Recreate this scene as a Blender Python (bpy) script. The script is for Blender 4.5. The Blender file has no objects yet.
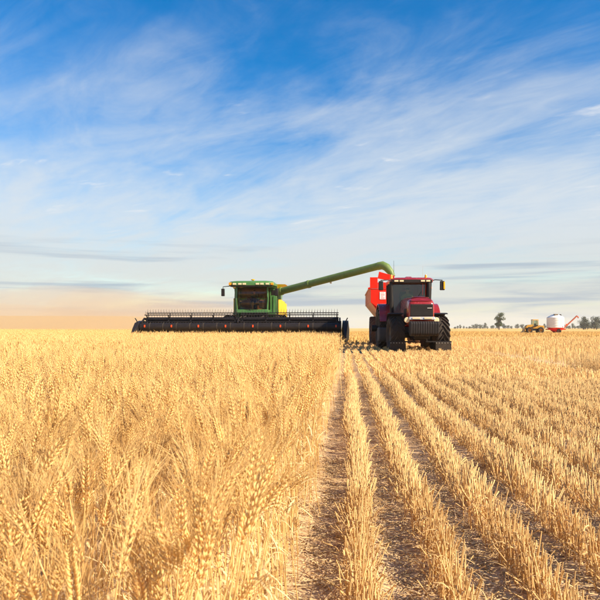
import bpy, bmesh, math, random
import numpy as np
from mathutils import Vector, Matrix, Euler
R = math.radians
random.seed(7)
rng = np.random.default_rng(11)
sc = bpy.context.scene
COL = sc.collection

# ------------------------------------------------------------------ camera
CAM_Z, YAW = 1.0, R(4.4)
cam = bpy.data.cameras.new('camera'); cam_ob = bpy.data.objects.new('camera', cam); COL.objects.link(cam_ob)
cam.sensor_width = 36; cam.lens = 36; cam.shift_y = 28 / 600
cam.clip_start = 0.02; cam.clip_end = 20000
cam_ob.location = (0, 0, CAM_Z); cam_ob.rotation_euler = (R(90), 0, YAW)
cam.dof.use_dof = True; cam.dof.focus_distance = 9.0; cam.dof.aperture_fstop = 18
sc.camera = cam_ob

# ------------------------------------------------------------------ sun, sky, exposure
SUN_EL, SUN_AZ = R(34), R(115)            # azimuth clockwise from +Y
sd = Vector((math.sin(SUN_AZ) * math.cos(SUN_EL), math.cos(SUN_AZ) * math.cos(SUN_EL), math.sin(SUN_EL)))
sun = bpy.data.lights.new('sun', 'SUN'); sun.energy = 5.0; sun.angle = R(1.2); sun.color = (1.0, 0.87, 0.68)
so = bpy.data.objects.new('sun', sun); COL.objects.link(so); so.rotation_euler = sd.to_track_quat('Z', 'Y').to_euler(); so.location = (40, -15, 40)
sc.view_settings.view_transform = 'Standard'; sc.view_settings.look = 'None'
sc.view_settings.gamma = 1; sc.view_settings.use_curve_mapping = False; sc.view_settings.exposure = 1.06
sc.cycles.volume_bounces = 2; sc.cycles.transparent_max_bounces = 12

SKY_STRENGTH = 0.06
def make_world():
    w = bpy.data.worlds.new('World'); sc.world = w; w.use_nodes = True
    nt = w.node_tree; N, L = nt.nodes, nt.links; N.clear()
    def n(t, **k):
        x = N.new(t)
        for a, b in k.items(): setattr(x, a, b)
        return x
    def math_(op, a, b=None, c=None, clamp=False):
        x = n('ShaderNodeMath', operation=op, use_clamp=clamp)
        for i, v in enumerate((a, b, c)):
            if v is None: continue
            if isinstance(v, (int, float)): x.inputs[i].default_value = v
            else: L.new(v, x.inputs[i])
        return x.outputs[0]
    def smooth(v, lo, hi):
        x = n('ShaderNodeMapRange', interpolation_type='SMOOTHSTEP')
        L.new(v, x.inputs[0]); x.inputs[1].default_value = lo; x.inputs[2].default_value = hi
        return x.outputs[0]
    def noise(vec, scale, detail=6, rough=0.55, dist=0.0):
        x = n('ShaderNodeTexNoise'); L.new(vec, x.inputs['Vector'])
        x.inputs['Scale'].default_value = scale; x.inputs['Detail'].default_value = detail
        x.inputs['Roughness'].default_value = rough; x.inputs['Distortion'].default_value = dist
        return x.outputs[0]
    def mix(f, a, b):
        x = n('ShaderNodeMix', data_type='RGBA')
        if isinstance(f, (int, float)): x.inputs[0].default_value = f
        else: L.new(f, x.inputs[0])
        for i, v in ((6, a), (7, b)):
            if isinstance(v, tuple): x.inputs[i].default_value = (*v, 1)
            else: L.new(v, x.inputs[i])
        return x.outputs[2]
    tc = n('ShaderNodeTexCoord'); sep = n('ShaderNodeSeparateXYZ'); L.new(tc.outputs['Generated'], sep.inputs[0])
    x, y, z = sep.outputs
    zp = math_('MAXIMUM', z, 0.0)
    den = math_('ADD', zp, 0.10)
    u = math_('DIVIDE', x, den); v = math_('DIVIDE', y, den)
    def combine(a, b, c):
        q = n('ShaderNodeCombineXYZ')
        for i, s in enumerate((a, b, c)):
            if isinstance(s, (int, float)): q.inputs[i].default_value = s
            else: L.new(s, q.inputs[i])
        return q.outputs[0]
    sky = n('ShaderNodeTexSky', sky_type='NISHITA', sun_disc=False)
    sky.sun_elevation = SUN_EL; sky.sun_rotation = SUN_AZ
    sky.air_density = 1.15; sky.dust_density = 0.4; sky.ozone_density = 3.0
    hs = n('ShaderNodeHueSaturation'); hs.inputs['Hue'].default_value = 0.504; hs.inputs['Saturation'].default_value = 1.7; hs.inputs['Value'].default_value = 1.38
    L.new(sky.outputs[0], hs.inputs['Color'])
    # thin cirrus drawn out along one wind direction on a flat cloud deck
    def deck(dx, dy, sa, sb, oa, ob):
        al = math_('ADD', math_('MULTIPLY', u, dx), math_('MULTIPLY', v, dy)); ac = math_('ADD', math_('MULTIPLY', u, -dy), math_('MULTIPLY', v, dx))
        return combine(math_('MULTIPLY_ADD', al, sa, oa), math_('MULTIPLY_ADD', ac, sb, ob), 0.0)
    big = noise(deck(-0.80, 0.60, 0.30, 0.55, 3.1, 1.7), 1.0, 3, 0.5, 0.5)
    d2 = deck(-0.74, 0.67, 0.60, 1.35, 0.3, 5.2)
    wisp = noise(d2, 1.25, 9, 0.60, 1.3)
    fine = noise(d2, 5.0, 8, 0.66, 0.8)
    s = math_('ADD', math_('MULTIPLY', big, 0.74), math_('MULTIPLY', wisp, 0.50))
    s = math_('ADD', s, math_('MULTIPLY', fine, 0.20))
    # a thin veil is crossed at a longer slant towards the horizon
    veil = math_('MULTIPLY', smooth(zp, 0.50, 0.07), 0.46)
    s = math_('ADD', s, veil)
    cir = math_('MULTIPLY', smooth(s, 0.71, 1.24), 0.92)
    hz = smooth(zp, 0.20, 0.0)
    ccol = mix(hz, (5.8, 6.25, 6.6), (5.4, 5.5, 5.1))
    col = mix(cir, hs.outputs[0], ccol)
    # a few small bright puffs
    puff = noise(deck(-0.95, 0.3, 1.0, 2.2, 7.7, 2.2), 2.6, 5, 0.55, 0.3)
    col = mix(math_('MULTIPLY', math_('MULTIPLY', smooth(puff, 0.62, 0.77), math_('MULTIPLY', smooth(zp, 0.12, 0.2), smooth(zp, 0.40, 0.28))), 0.75), col, (7.2, 7.2, 7.2))
    # low grey-blue stratus bars
    lv = combine(math_('MULTIPLY', x, 1.9), math_('MULTIPLY', y, 1.9), math_('MULTIPLY', z, 34.0))
    bars = noise(lv, 1.15, 6, 0.52, 0.4)
    band = math_('MULTIPLY', smooth(zp, 0.005, 0.03), smooth(zp, 0.17, 0.08))
    bm = math_('MULTIPLY', math_('MULTIPLY', smooth(bars, 0.49, 0.64), band), 0.72)
    col = mix(bm, col, (2.4, 3.3, 4.4))
    bg = n('ShaderNodeBackground'); L.new(col, bg.inputs[0]); bg.inputs[1].default_value = SKY_STRENGTH
    out = n('ShaderNodeOutputWorld'); L.new(bg.outputs[0], out.inputs[0])
make_world()

# ------------------------------------------------------------------ materials
def nodes_of(name):
    m = bpy.data.materials.new(name); m.use_nodes = True
    return m, m.node_tree.nodes, m.node_tree.links
def paint(name, c, rough=0.4, metal=0.0, var=0.12, scale=3.0, dust=0.0, dust_col=(0.50, 0.36, 0.20), coat=0.0, bump=0.0, spec=0.4):
    m, N, L = nodes_of(name); b = N['Principled BSDF']
    tc = N.new('ShaderNodeTexCoord')
    no = N.new('ShaderNodeTexNoise'); no.inputs['Scale'].default_value = scale; no.inputs['Detail'].default_value = 8; no.inputs['Roughness'].default_value = 0.65
    L.new(tc.outputs['Object'], no.inputs['Vector'])
    mr = N.new('ShaderNodeMapRange'); L.new(no.outputs[0], mr.inputs[0]); mr.inputs[1].default_value = 0.25; mr.inputs[2].default_value = 0.75
    mr.inputs[3].default_value = 1 - var; mr.inputs[4].default_value = 1 + var
    vm = N.new('ShaderNodeVectorMath'); vm.operation = 'SCALE'; vm.inputs[0].default_value = c; L.new(mr.outputs[0], vm.inputs['Scale'])
    col = vm.outputs[0]
    rsock = None
    if dust > 0:
        n2 = N.new('ShaderNodeTexNoise'); n2.inputs['Scale'].default_value = scale * 1.7; n2.inputs['Detail'].default_value = 10; n2.inputs['Roughness'].default_value = 0.7
        L.new(tc.outputs['Object'], n2.inputs['Vector'])
        m2 = N.new('ShaderNodeMapRange'); L.new(n2.outputs[0], m2.inputs[0]); m2.inputs[1].default_value = 0.38; m2.inputs[2].default_value = 0.72; m2.inputs[3].default_value = dust * 0.35; m2.inputs[4].default_value = dust
        mx = N.new('ShaderNodeMix'); mx.data_type = 'RGBA'; L.new(m2.outputs[0], mx.inputs[0]); L.new(col, mx.inputs[6]); mx.inputs[7].default_value = (*dust_col, 1)
        col = mx.outputs[2]
        mr3 = N.new('ShaderNodeMapRange'); L.new(m2.outputs[0], mr3.inputs[0]); mr3.inputs[3].default_value = rough; mr3.inputs[4].default_value = 0.9
        rsock = mr3.outputs[0]
    L.new(col, b.inputs['Base Color'])
    b.inputs['Specular IOR Level'].default_value = spec; b.inputs['Roughness'].default_value = rough; b.inputs['Metallic'].default_value = metal; b.inputs['Coat Weight'].default_value = coat
    if rsock: L.new(rsock, b.inputs['Roughness'])
    if bump:
        bp = N.new('ShaderNodeBump'); bp.inputs['Strength'].default_value = bump; L.new(no.outputs[0], bp.inputs['Height']); L.new(bp.outputs[0], b.inputs['Normal'])
    return m
def glow(name, c, e):
    m = paint(name, c, 0.3); b = m.node_tree.nodes['Principled BSDF']
    b.inputs['Emission Color'].default_value = (*c, 1); b.inputs['Emission Strength'].default_value = e
    return m
def glass_mat(name, tint=(0.55, 0.62, 0.60), spec=0.12):
    m, N, L = nodes_of(name); N.remove(N['Principled BSDF'])
    tr = N.new('ShaderNodeBsdfTransparent'); gl = N.new('ShaderNodeBsdfGlossy'); gl.inputs['Roughness'].default_value = 0.06
    no = N.new('ShaderNodeTexNoise'); no.inputs['Scale'].default_value = 2.5; no.inputs['Detail'].default_value = 6
    cr = N.new('ShaderNodeMix'); cr.data_type = 'RGBA'; L.new(no.outputs[0], cr.inputs[0]); cr.inputs[6].default_value = (*[t * 0.85 for t in tint], 1); cr.inputs[7].default_value = (*tint, 1)
    L.new(cr.outputs[2], tr.inputs[0])
    lw = N.new('ShaderNodeLayerWeight'); lw.inputs[0].default_value = 0.35
    ad = N.new('ShaderNodeMath'); ad.operation = 'MULTIPLY_ADD'; L.new(lw.outputs['Fresnel'], ad.inputs[0]); ad.inputs[1].default_value = 0.32; ad.inputs[2].default_value = spec
    ms = N.new('ShaderNodeMixShader'); L.new(ad.outputs[0], ms.inputs[0]); L.new(tr.outputs[0], ms.inputs[1]); L.new(gl.outputs[0], ms.inputs[2])
    L.new(ms.outputs[0], N['Material Output'].inputs[0])
    return m
def straw_mat(name, dark, light, ear, leaf, transl=0.30):
    m, N, L = nodes_of(name); b = N['Principled BSDF']
    at = N.new('ShaderNodeAttribute'); at.attribute_name = 'tint'
    ap = N.new('ShaderNodeAttribute'); ap.attribute_name = 'bit'
    def mix(f, a, c):
        x = N.new('ShaderNodeMix'); x.data_type = 'RGBA'
        if isinstance(f, float): x.inputs[0].default_value = f
        else: L.new(f, x.inputs[0])
        for i, v in ((6, a), (7, c)):
            if isinstance(v, tuple): x.inputs[i].default_value = (*v, 1)
            else: L.new(v, x.inputs[i])
        return x.outputs[2]
    def cmp(v):
        x = N.new('ShaderNodeMath'); x.operation = 'COMPARE'; L.new(ap.outputs['Fac'], x.inputs[0]); x.inputs[1].default_value = v; x.inputs[2].default_value = 0.3
        return x.outputs[0]
    base = mix(at.outputs['Fac'], dark, light)
    e1 = mix(at.outputs['Fac'], tuple(k * 0.8 for k in ear), tuple(min(1, k * 1.12) for k in ear))
    l1 = mix(at.outputs['Fac'], tuple(k * 0.7 for k in leaf), leaf)
    col = mix(cmp(1.0), base, e1); col = mix(cmp(3.0), col, l1)
    tc = N.new('ShaderNodeTexCoord'); no = N.new('ShaderNodeTexNoise'); no.inputs['Scale'].default_value = 60; no.inputs['Detail'].default_value = 4
    L.new(tc.outputs['Object'], no.inputs['Vector'])
    mr = N.new('ShaderNodeMapRange'); L.new(no.outputs[0], mr.inputs[0]); mr.inputs[1].default_value = 0.3; mr.inputs[2].default_value = 0.7; mr.inputs[3].default_value = 0.8; mr.inputs[4].default_value = 1.12
    vm = N.new('ShaderNodeVectorMath'); vm.operation = 'SCALE'; L.new(col, vm.inputs[0]); L.new(mr.outputs[0], vm.inputs['Scale'])
    L.new(vm.outputs[0], b.inputs['Base Color']); b.inputs['Roughness'].default_value = 0.6; b.inputs['Specular IOR Level'].default_value = 0.2
    tr = N.new('ShaderNodeBsdfTranslucent'); L.new(vm.outputs[0], tr.inputs[0])
    ms = N.new('ShaderNodeMixShader'); ms.inputs[0].default_value = transl; L.new(b.outputs[0], ms.inputs[1]); L.new(tr.outputs[0], ms.inputs[2])
    L.new(ms.outputs[0], N['Material Output'].inputs[0])
    return m
def leaf_mat(name, a, c):
    m, N, L = nodes_of(name); b = N['Principled BSDF']
    tc = N.new('ShaderNodeTexCoord'); no = N.new('ShaderNodeTexNoise'); no.inputs['Scale'].default_value = 1.3; no.inputs['Detail'].default_value = 5; L.new(tc.outputs['Object'], no.inputs['Vector'])
    x = N.new('ShaderNodeMix'); x.data_type = 'RGBA'; L.new(no.outputs[0], x.inputs[0]); x.inputs[6].default_value = (*a, 1); x.inputs[7].default_value = (*c, 1)
    L.new(x.outputs[2], b.inputs['Base Color']); b.inputs['Roughness'].default_value = 0.7
    return m

M = dict(
    wheat=straw_mat('wheat', (0.60, 0.345, 0.095), (0.97, 0.70, 0.31), (0.92, 0.61, 0.235), (0.96, 0.715, 0.36)),
    stub=straw_mat('stubble', (0.57, 0.365, 0.15), (0.95, 0.68, 0.305), (0.66, 0.40, 0.14), (0.88, 0.61, 0.28), 0.32),
    farstub=straw_mat('far_stubble', (0.52, 0.30, 0.085), (0.80, 0.53, 0.20), (0.66, 0.40, 0.14), (0.76, 0.5, 0.2), 0.3),
    litter=straw_mat('litter', (0.62, 0.42, 0.20), (0.92, 0.68, 0.37), (0.6, 0.4, 0.2), (0.90, 0.66, 0.36), 0.30),
    green=paint('green_paint', (0.016, 0.150, 0.024), 0.4, var=0.15, dust=0.16, coat=0.3),
    auger=paint('auger_paint', (0.065, 0.155, 0.018), 0.45, var=0.15, dust=0.25),
    yellow=paint('yellow_paint', (0.66, 0.36, 0.004), 0.5, var=0.08, dust=0.06, spec=0.2),
    red=paint('red_paint', (0.70, 0.011, 0.001), 0.6, var=0.1, dust=0.03, spec=0.15),
    lit_red=paint('lit_red_paint', (0.80, 0.27, 0.12), 0.6, var=0.12, dust=0.75, dust_col=(0.90, 0.60, 0.42)),  # cart sides: their lit look put into the colour and its pale overlay
    maroon=paint('maroon_paint', (0.25, 0.007, 0.008), 0.25, var=0.08, dust=0.05, coat=0.4),
    deepred=paint('deep_red_paint', (0.16, 0.003, 0.004), 0.25, var=0.08, dust=0.03, coat=0.6),
    black=paint('black_paint', (0.010, 0.008, 0.008), 0.5, var=0.3, dust=0.015, spec=0.25),
    steel=paint('header_steel', (0.010, 0.008, 0.009), 0.5, var=0.4, dust=0.02, spec=0.25),
    rubber=paint('rubber', (0.020, 0.018, 0.017), 0.8, var=0.3, spec=0.2, dust=0.16, dust_col=(0.26, 0.17, 0.09), scale=6, bump=0.2),
    dusty_rubber=paint('dusty_rubber', (0.05, 0.035, 0.03), 0.85, var=0.3, dust=0.55, dust_col=(0.24, 0.15, 0.10), scale=4, bump=0.2),
    rim=paint('rim', (0.10, 0.09, 0.08), 0.5, var=0.2, dust=0.3),
    yrim=paint('yellow_rim', (0.75, 0.5, 0.02), 0.45, var=0.1, dust=0.3),
    silver=paint('silver', (0.55, 0.52, 0.47), 0.28, 0.4, var=0.08, dust=0.1),
    lens=paint('lens', (0.70, 0.55, 0.32), 0.12, var=0.05),
    amber=paint('amber_lens', (0.95, 0.30, 0.01), 0.2, var=0.05),
    orange=paint('orange_reflector', (0.75, 0.07, 0.01), 0.35, var=0.05),
    white=paint('white_paint', (0.80, 0.79, 0.76), 0.45, var=0.06, dust=0.12),
    print=paint('print', (0.70, 0.30, 0.26), 0.6, var=0.15),
    tan=paint('tan_trim', (0.30, 0.18, 0.10), 0.8, var=0.4, scale=5),
    rust=paint('rusty_red', (0.42, 0.07, 0.03), 0.7, var=0.2, dust=0.2),
    trim=paint('interior_trim', (0.05, 0.045, 0.04), 0.7, var=0.2),
    seat=paint('seat_cloth', (0.10, 0.08, 0.06), 0.85, var=0.2),
    glass=glass_mat('cab_glass', (0.68, 0.74, 0.62), 0.05),
    darkglass=glass_mat('rear_glass', (0.22, 0.25, 0.20), 0.05),
    brownglass=glass_mat('combine_glass', (0.90, 0.80, 0.66), 0.02),
    tyellow=paint('loader_yellow', (0.48, 0.23, 0.01), 0.5, var=0.1, dust=0.15),
    bark=paint('bark', (0.12, 0.085, 0.06), 0.9, var=0.3, bump=0.6),
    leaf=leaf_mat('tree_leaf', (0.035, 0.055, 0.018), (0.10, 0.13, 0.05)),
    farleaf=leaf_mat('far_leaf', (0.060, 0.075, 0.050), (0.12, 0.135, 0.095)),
    skin=paint('skin', (0.55, 0.32, 0.22), 0.55, var=0.06),
    shirt=paint('shirt', (0.42, 0.40, 0.10), 0.85, var=0.1),
    blueshirt=paint('blue_shirt', (0.10, 0.13, 0.20), 0.85, var=0.1),
    trousers=paint('trousers', (0.05, 0.06, 0.09), 0.9, var=0.1),
    hair=paint('hair', (0.05, 0.03, 0.02), 0.7, var=0.2),
    grain=paint('grain', (0.55, 0.33, 0.11), 0.8, var=0.2, scale=40, bump=0.5),
)

# ------------------------------------------------------------------ mesh helpers
class MB:
    def __init__(s): s.v, s.f, s.m = [], [], []
    def add(s, vs, fs, mi=0):
        o = len(s.v); s.v += [tuple(p) for p in vs]; s.f += [tuple(i + o for i in f) for f in fs]; s.m += [mi] * len(fs); return s
    def box(s, x0, x1, y0, y1, z0, z1, mi=0, top=None):
        """top=(x0,x1,y0,y1): rectangle of the upper face for tapered boxes"""
        t = top or (x0, x1, y0, y1)
        vs = [(x0, y0, z0), (x1, y0, z0), (x1, y1, z0), (x0, y1, z0), (t[0], t[2], z1), (t[1], t[2], z1), (t[1], t[3], z1), (t[0], t[3], z1)]
        return s.add(vs, [(3, 2, 1, 0), (4, 5, 6, 7), (0, 1, 5, 4), (1, 2, 6, 5), (2, 3, 7, 6), (3, 0, 4, 7)], mi)
    def beam(s, a, b, w, h, up=(0, 0, 1), mi=0):
        a, b = Vector(a), Vector(b); d = (b - a).normalized(); u = Vector(up)
        r = d.cross(u); r = r.normalized() if r.length > 1e-4 else Vector((1, 0, 0)); q = r.cross(d).normalized()
        vs = [p + r * sx * w / 2 + q * sz * h / 2 for p in (a, b) for sx, sz in ((-1, -1), (1, -1), (1, 1), (-1, 1))]
        return s.add(vs, [(0, 1, 2, 3), (7, 6, 5, 4), (0, 4, 5, 1), (1, 5, 6, 2), (2, 6, 7, 3), (3, 7, 4, 0)], mi)
    def tube(s, path, r, n=10, mi=0, cap=True):
        path = [Vector(p) for p in path]; rs = r if isinstance(r, (list, tuple)) else [r] * len(path)
        vs, prev = [], None
        for i, p in enumerate(path):
            t = (path[min(i + 1, len(path) - 1)] - path[max(i - 1, 0)]).normalized()
            if prev is None:
                a = Vector((0, 0, 1)) if abs(t.z) < 0.9 else Vector((1, 0, 0)); u = t.cross(a).normalized()
            else:
                u = (prev - t * prev.dot(t)).normalized()
            prev = u; w = t.cross(u)
            vs += [p + (u * math.cos(2 * math.pi * k / n) + w * math.sin(2 * math.pi * k / n)) * rs[i] for k in range(n)]
        fs = [(i * n + k, i * n + (k + 1) % n, (i + 1) * n + (k + 1) % n, (i + 1) * n + k) for i in range(len(path) - 1) for k in range(n)]
        if cap: fs += [tuple(range(n - 1, -1, -1)), tuple((len(path) - 1) * n + k for k in range(n))]
        return s.add(vs, fs, mi)
    def lathe(s, prof, c, axis='X', n=32, mi=0, a0=0, a1=360):
        """prof: list of (t along axis, radius)"""
        full = a1 - a0 >= 360; cnt = n if full else n + 1; vs = []
        for i in range(cnt):
            a = R(a0 + (a1 - a0) * i / n); ca, sa = math.cos(a), math.sin(a)
            for t, r in prof:
                if axis == 'X': vs.append((c[0] + t, c[1] + r * ca, c[2] + r * sa))
                elif axis == 'Y': vs.append((c[0] + r * ca, c[1] + t, c[2] + r * sa))
                else: vs.append((c[0] + r * ca, c[1] + r * sa, c[2] + t))
        k = len(prof)
        fs = [(i * k + j, i * k + j + 1, ((i + 1) % cnt) * k + j + 1, ((i + 1) % cnt) * k + j) for i in range(n) for j in range(k - 1)]
        return s.add(vs, fs, mi)
    def loft(s, rings, cap=True, mi=0):
        k = len(rings[0]); vs = [p for r in rings for p in r]
        fs = [(i * k + j, i * k + (j + 1) % k, (i + 1) * k + (j + 1) % k, (i + 1) * k + j) for i in range(len(rings) - 1) for j in range(k)]
        if cap: fs += [tuple(range(k - 1, -1, -1)), tuple((len(rings) - 1) * k + j for j in range(k))]
        return s.add(vs, fs, mi)
    def prism(s, poly, axis, a, b, mi=0):
        def pt(p, t): return (t, p[0], p[1]) if axis == 'X' else (p[0], t, p[1]) if axis == 'Y' else (p[0], p[1], t)
        return s.loft([[pt(p, a) for p in poly], [pt(p, b) for p in poly]], mi=mi)
    def build(s, name, mats, parent=None, bevel=0.0, smooth=38, loc=None):
        me = bpy.data.meshes.new(name); me.from_pydata(s.v, [], s.f)
        for m in (mats if isinstance(mats, (list, tuple)) else [mats]): me.materials.append(m)
        me.polygons.foreach_set('material_index', s.m)
        bm = bmesh.new(); bm.from_mesh(me); bmesh.ops.recalc_face_normals(bm, faces=bm.faces); bm.to_mesh(me); bm.free()
        if smooth:
            me.shade_smooth(); me.set_sharp_from_angle(angle=R(smooth))
        o = bpy.data.objects.new(name, me); COL.objects.link(o)
        if parent: o.parent = parent
        if loc: o.location = loc
        if bevel:
            b = o.modifiers.new('bevel', 'BEVEL'); b.width = bevel; b.segments = 2; b.limit_method = 'ANGLE'; b.angle_limit = R(35)
        return o
def tag(o, label=None, cat=None, group=None, kind=None):
    for k, v in (('label', label), ('category', cat), ('group', group), ('kind', kind)):
        if v: o[k] = v
    return o
def empty(name, loc, rz=0):
    o = bpy.data.objects.new(name, None); COL.objects.link(o); o.location = loc; o.rotation_euler = (0, 0, rz); o.empty_display_size = 0.2
    return o
def instance(src, parent, loc=(0, 0, 0), rot=(0, 0, 0), scale=(1, 1, 1), name=None):
    o = src.copy(); COL.objects.link(o); o.parent = parent; o.location = loc; o.rotation_euler = rot; o.scale = scale
    return o
def copy_tree(o, parent=None):
    c = o.copy(); COL.objects.link(c); c.parent = parent
    for ch in [k for k in bpy.data.objects if k.parent == o]: copy_tree(ch, c)
    return c

def vnoise(x, y, seed=0):
    """smooth value noise on arrays"""
    xi, yi = np.floor(x).astype(np.int64), np.floor(y).astype(np.int64); fx, fy = x - xi, y - yi
    def h(a, b):
        q = (a * 374761393 + b * 668265263 + seed * 974711) & 0x7fffffff
        q = ((q ^ (q >> 13)) * 1274126177) & 0x7fffffff
        return (q ^ (q >> 16)) % 10007 / 10007.0
    sx, sy = fx * fx * (3 - 2 * fx), fy * fy * (3 - 2 * fy)
    return (h(xi, yi) * (1 - sx) + h(xi + 1, yi) * sx) * (1 - sy) + (h(xi, yi + 1) * (1 - sx) + h(xi + 1, yi + 1) * sx) * sy

# ------------------------------------------------------------------ ground, hill, dust
ROW, ROW0 = 0.315, 0.06
def row_mound(x):
    """0..1: furrow floor .. crest of a drill row"""
    return 0.5 + 0.5 * np.cos((x - ROW0) / ROW * 2 * math.pi)
def ground_z(x, y):
    fade = np.clip((16 - np.hypot(x, y)) / 6, 0, 1) * np.clip((x + 1.6) / 0.5, 0, 1) * np.clip((6.5 - x) / 1.0, 0, 1) * np.clip((y + 0.8) / 0.4, 0, 1)
    h = 0.018 * row_mound(x) + 0.014 * (vnoise(x * 9, y * 9, 3) - 0.5) + 0.009 * (vnoise(x * 21, y * 21, 4) - 0.5) + 0.016 * (vnoise(x * 3.1, y * 2.3, 5) - 0.5)
    return h * fade
def make_ground():
    xs = np.concatenate([[-6000, -2000, -600, -200, -70, -25, -9, -4, -2.4], np.arange(-1.6, 4.2, 0.04), np.arange(4.3, 7, 0.3), [8, 12, 25, 70, 200, 600, 2000, 6000]])
    ys = np.concatenate([[-6000, -1500, -300, -60, -15, -4, -1.5], np.arange(-0.8, 5, 0.04), np.arange(5.1, 16, 0.12), [17, 20, 25, 35, 60, 120, 300, 800, 2500, 9000]])
    X, Y = np.meshgrid(xs, ys); Z = ground_z(X, Y)
    co = np.stack([X, Y, Z], -1).reshape(-1, 3); nx, ny = len(xs), len(ys)
    i = (np.arange(ny - 1)[:, None] * nx + np.arange(nx - 1)[None]).reshape(-1)
    q = np.stack([i, i + 1, i + nx + 1, i + nx], -1)
    me = bpy.data.meshes.new('ground'); me.from_pydata(co.tolist(), [], q.tolist()); me.shade_smooth()
    m, N, L = nodes_of('soil_and_chaff'); b = N['Principled BSDF']; b.inputs['Roughness'].default_value = 0.95; b.inputs['Specular IOR Level'].default_value = 0.15
    tc = N.new('ShaderNodeTexCoord')
    def noise(scale, detail=8, rough=0.6, stretch=None):
        no = N.new('ShaderNodeTexNoise'); no.inputs['Scale'].default_value = scale; no.inputs['Detail'].default_value = detail; no.inputs['Roughness'].default_value = rough
        if stretch:
            mp = N.new('ShaderNodeMapping'); mp.inputs['Scale'].default_value = stretch; L.new(tc.outputs['Object'], mp.inputs[0]); L.new(mp.outputs[0], no.inputs['Vector'])
        else: L.new(tc.outputs['Object'], no.inputs['Vector'])
        return no.outputs[0]
    def rng_(v, a, c, lo=0.0, hi=1.0):
        x = N.new('ShaderNodeMapRange'); L.new(v, x.inputs[0]); x.inputs[1].default_value = a; x.inputs[2].default_value = c; x.inputs[3].default_value = lo; x.inputs[4].default_value = hi; return x.outputs[0]
    def mix(f, a, c):
        x = N.new('ShaderNodeMix'); x.data_type = 'RGBA'; L.new(f, x.inputs[0])
        for i_, v in ((6, a), (7, c)):
            if isinstance(v, tuple): x.inputs[i_].default_value = (*v, 1)
            else: L.new(v, x.inputs[i_])
        return x.outputs[2]
    soil = mix(rng_(noise(14), 0.3, 0.7), (0.44, 0.27, 0.13), (0.62, 0.405, 0.21))
    chaff = mix(rng_(noise(120, 6, 0.75), 0.36, 0.70), soil, (0.66, 0.465, 0.26))
    chaff = mix(rng_(noise(260, 4, 0.75, (1, 0.4, 1)), 0.46, 0.74), chaff, (0.70, 0.51, 0.29))
    straw = mix(rng_(noise(0.09, 5, 0.6, (1.0, 0.12, 1)), 0.35, 0.65), (0.50, 0.30, 0.085), (0.68, 0.44, 0.15))
    sp = N.new('ShaderNodeSeparateXYZ'); L.new(tc.outputs['Object'], sp.inputs[0])
    far = rng_(sp.outputs[1], 14, 40)
    L.new(mix(far, chaff, straw), b.inputs['Base Color'])
    bp = N.new('ShaderNodeBump'); bp.inputs['Strength'].default_value = 0.25; bp.inputs['Distance'].default_value = 0.01; L.new(noise(55, 8, 0.7), bp.inputs['Height']); L.new(bp.outputs[0], b.inputs['Normal'])
    me.materials.append(m)
    o = bpy.data.objects.new('ground', me); COL.objects.link(o); tag(o, kind='structure')
make_ground()

def make_hill():
    xs = np.linspace(-2400, -120, 90); ys = np.linspace(700, 1500, 14)
    X, Y = np.meshgrid(xs, ys)
    prof = np.sin(np.clip((Y - 700) / 800, 0, 1) * math.pi) ** 0.8
    along = np.clip((-150 - X) / 260, 0, 1); along = along * along * (3 - 2 * along)
    Z = -0.5 + prof * along * (24.5 + 1.2 * np.sin(X / 210.0))
    nx, ny = len(xs), len(ys); co = np.stack([X, Y, Z], -1).reshape(-1, 3)
    i = (np.arange(ny - 1)[:, None] * nx + np.arange(nx - 1)[None]).reshape(-1)
    me = bpy.data.meshes.new('hill'); me.from_pydata(co.tolist(), [], np.stack([i, i + 1, i + nx + 1, i + nx], -1).tolist()); me.shade_smooth()
    me.materials.append(paint('far_wheat', (0.45, 0.31, 0.11), 0.9, var=0.12, scale=0.01))
    o = bpy.data.objects.new('hill', me); COL.objects.link(o); tag(o, kind='structure')
make_hill()

def make_dust(c, size, dens, seed):
    bm = bmesh.new(); bmesh.ops.create_icosphere(bm, subdivisions=4, radius=1)
    for v in bm.verts:
        p = v.co; k = 1 + 0.16 * math.sin(3.1 * p.x + seed) * math.cos(2.3 * p.z + seed * 2) + 0.10 * math.sin(5.3 * p.x + 2 * p.y + seed)
        v.co = Vector((p.x * size[0] * k, p.y * size[1], max(p.z, -0.02) * size[2] * k))
    me = bpy.data.meshes.new('dust_cloud'); bm.to_mesh(me); bm.free(); me.shade_smooth()
    m, N, L = nodes_of('dust'); N.remove(N['Principled BSDF'])
    pv = N.new('ShaderNodeVolumePrincipled'); pv.inputs['Color'].default_value = (0.78, 0.60, 0.38, 1); pv.inputs['Density'].default_value = dens; pv.inputs['Anisotropy'].default_value = 0.2
    L.new(pv.outputs[0], N['Material Output'].inputs['Volume'])
    me.materials.append(m)
    o = bpy.data.objects.new('dust_cloud', me); COL.objects.link(o); o.location = c
    return o
tag(make_dust((-78, 150, 0.1), (66, 36, 11.5), 0.0095, 1.0), 'tan dust cloud drifting low over the crop left of the harvester', 'dust', kind='stuff')
tag(make_dust((-150, 240, 0.1), (150, 60, 10.5), 0.0042, 2.6), 'wide flat layer of tan dust on the far left horizon', 'dust', kind='stuff')

tag(make_dust((-33, 95, 0.1), (20, 22, 7.0), 0.010, 4.2), 'small puff of tan dust rising behind the left end of the header', 'dust', kind='stuff')

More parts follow.
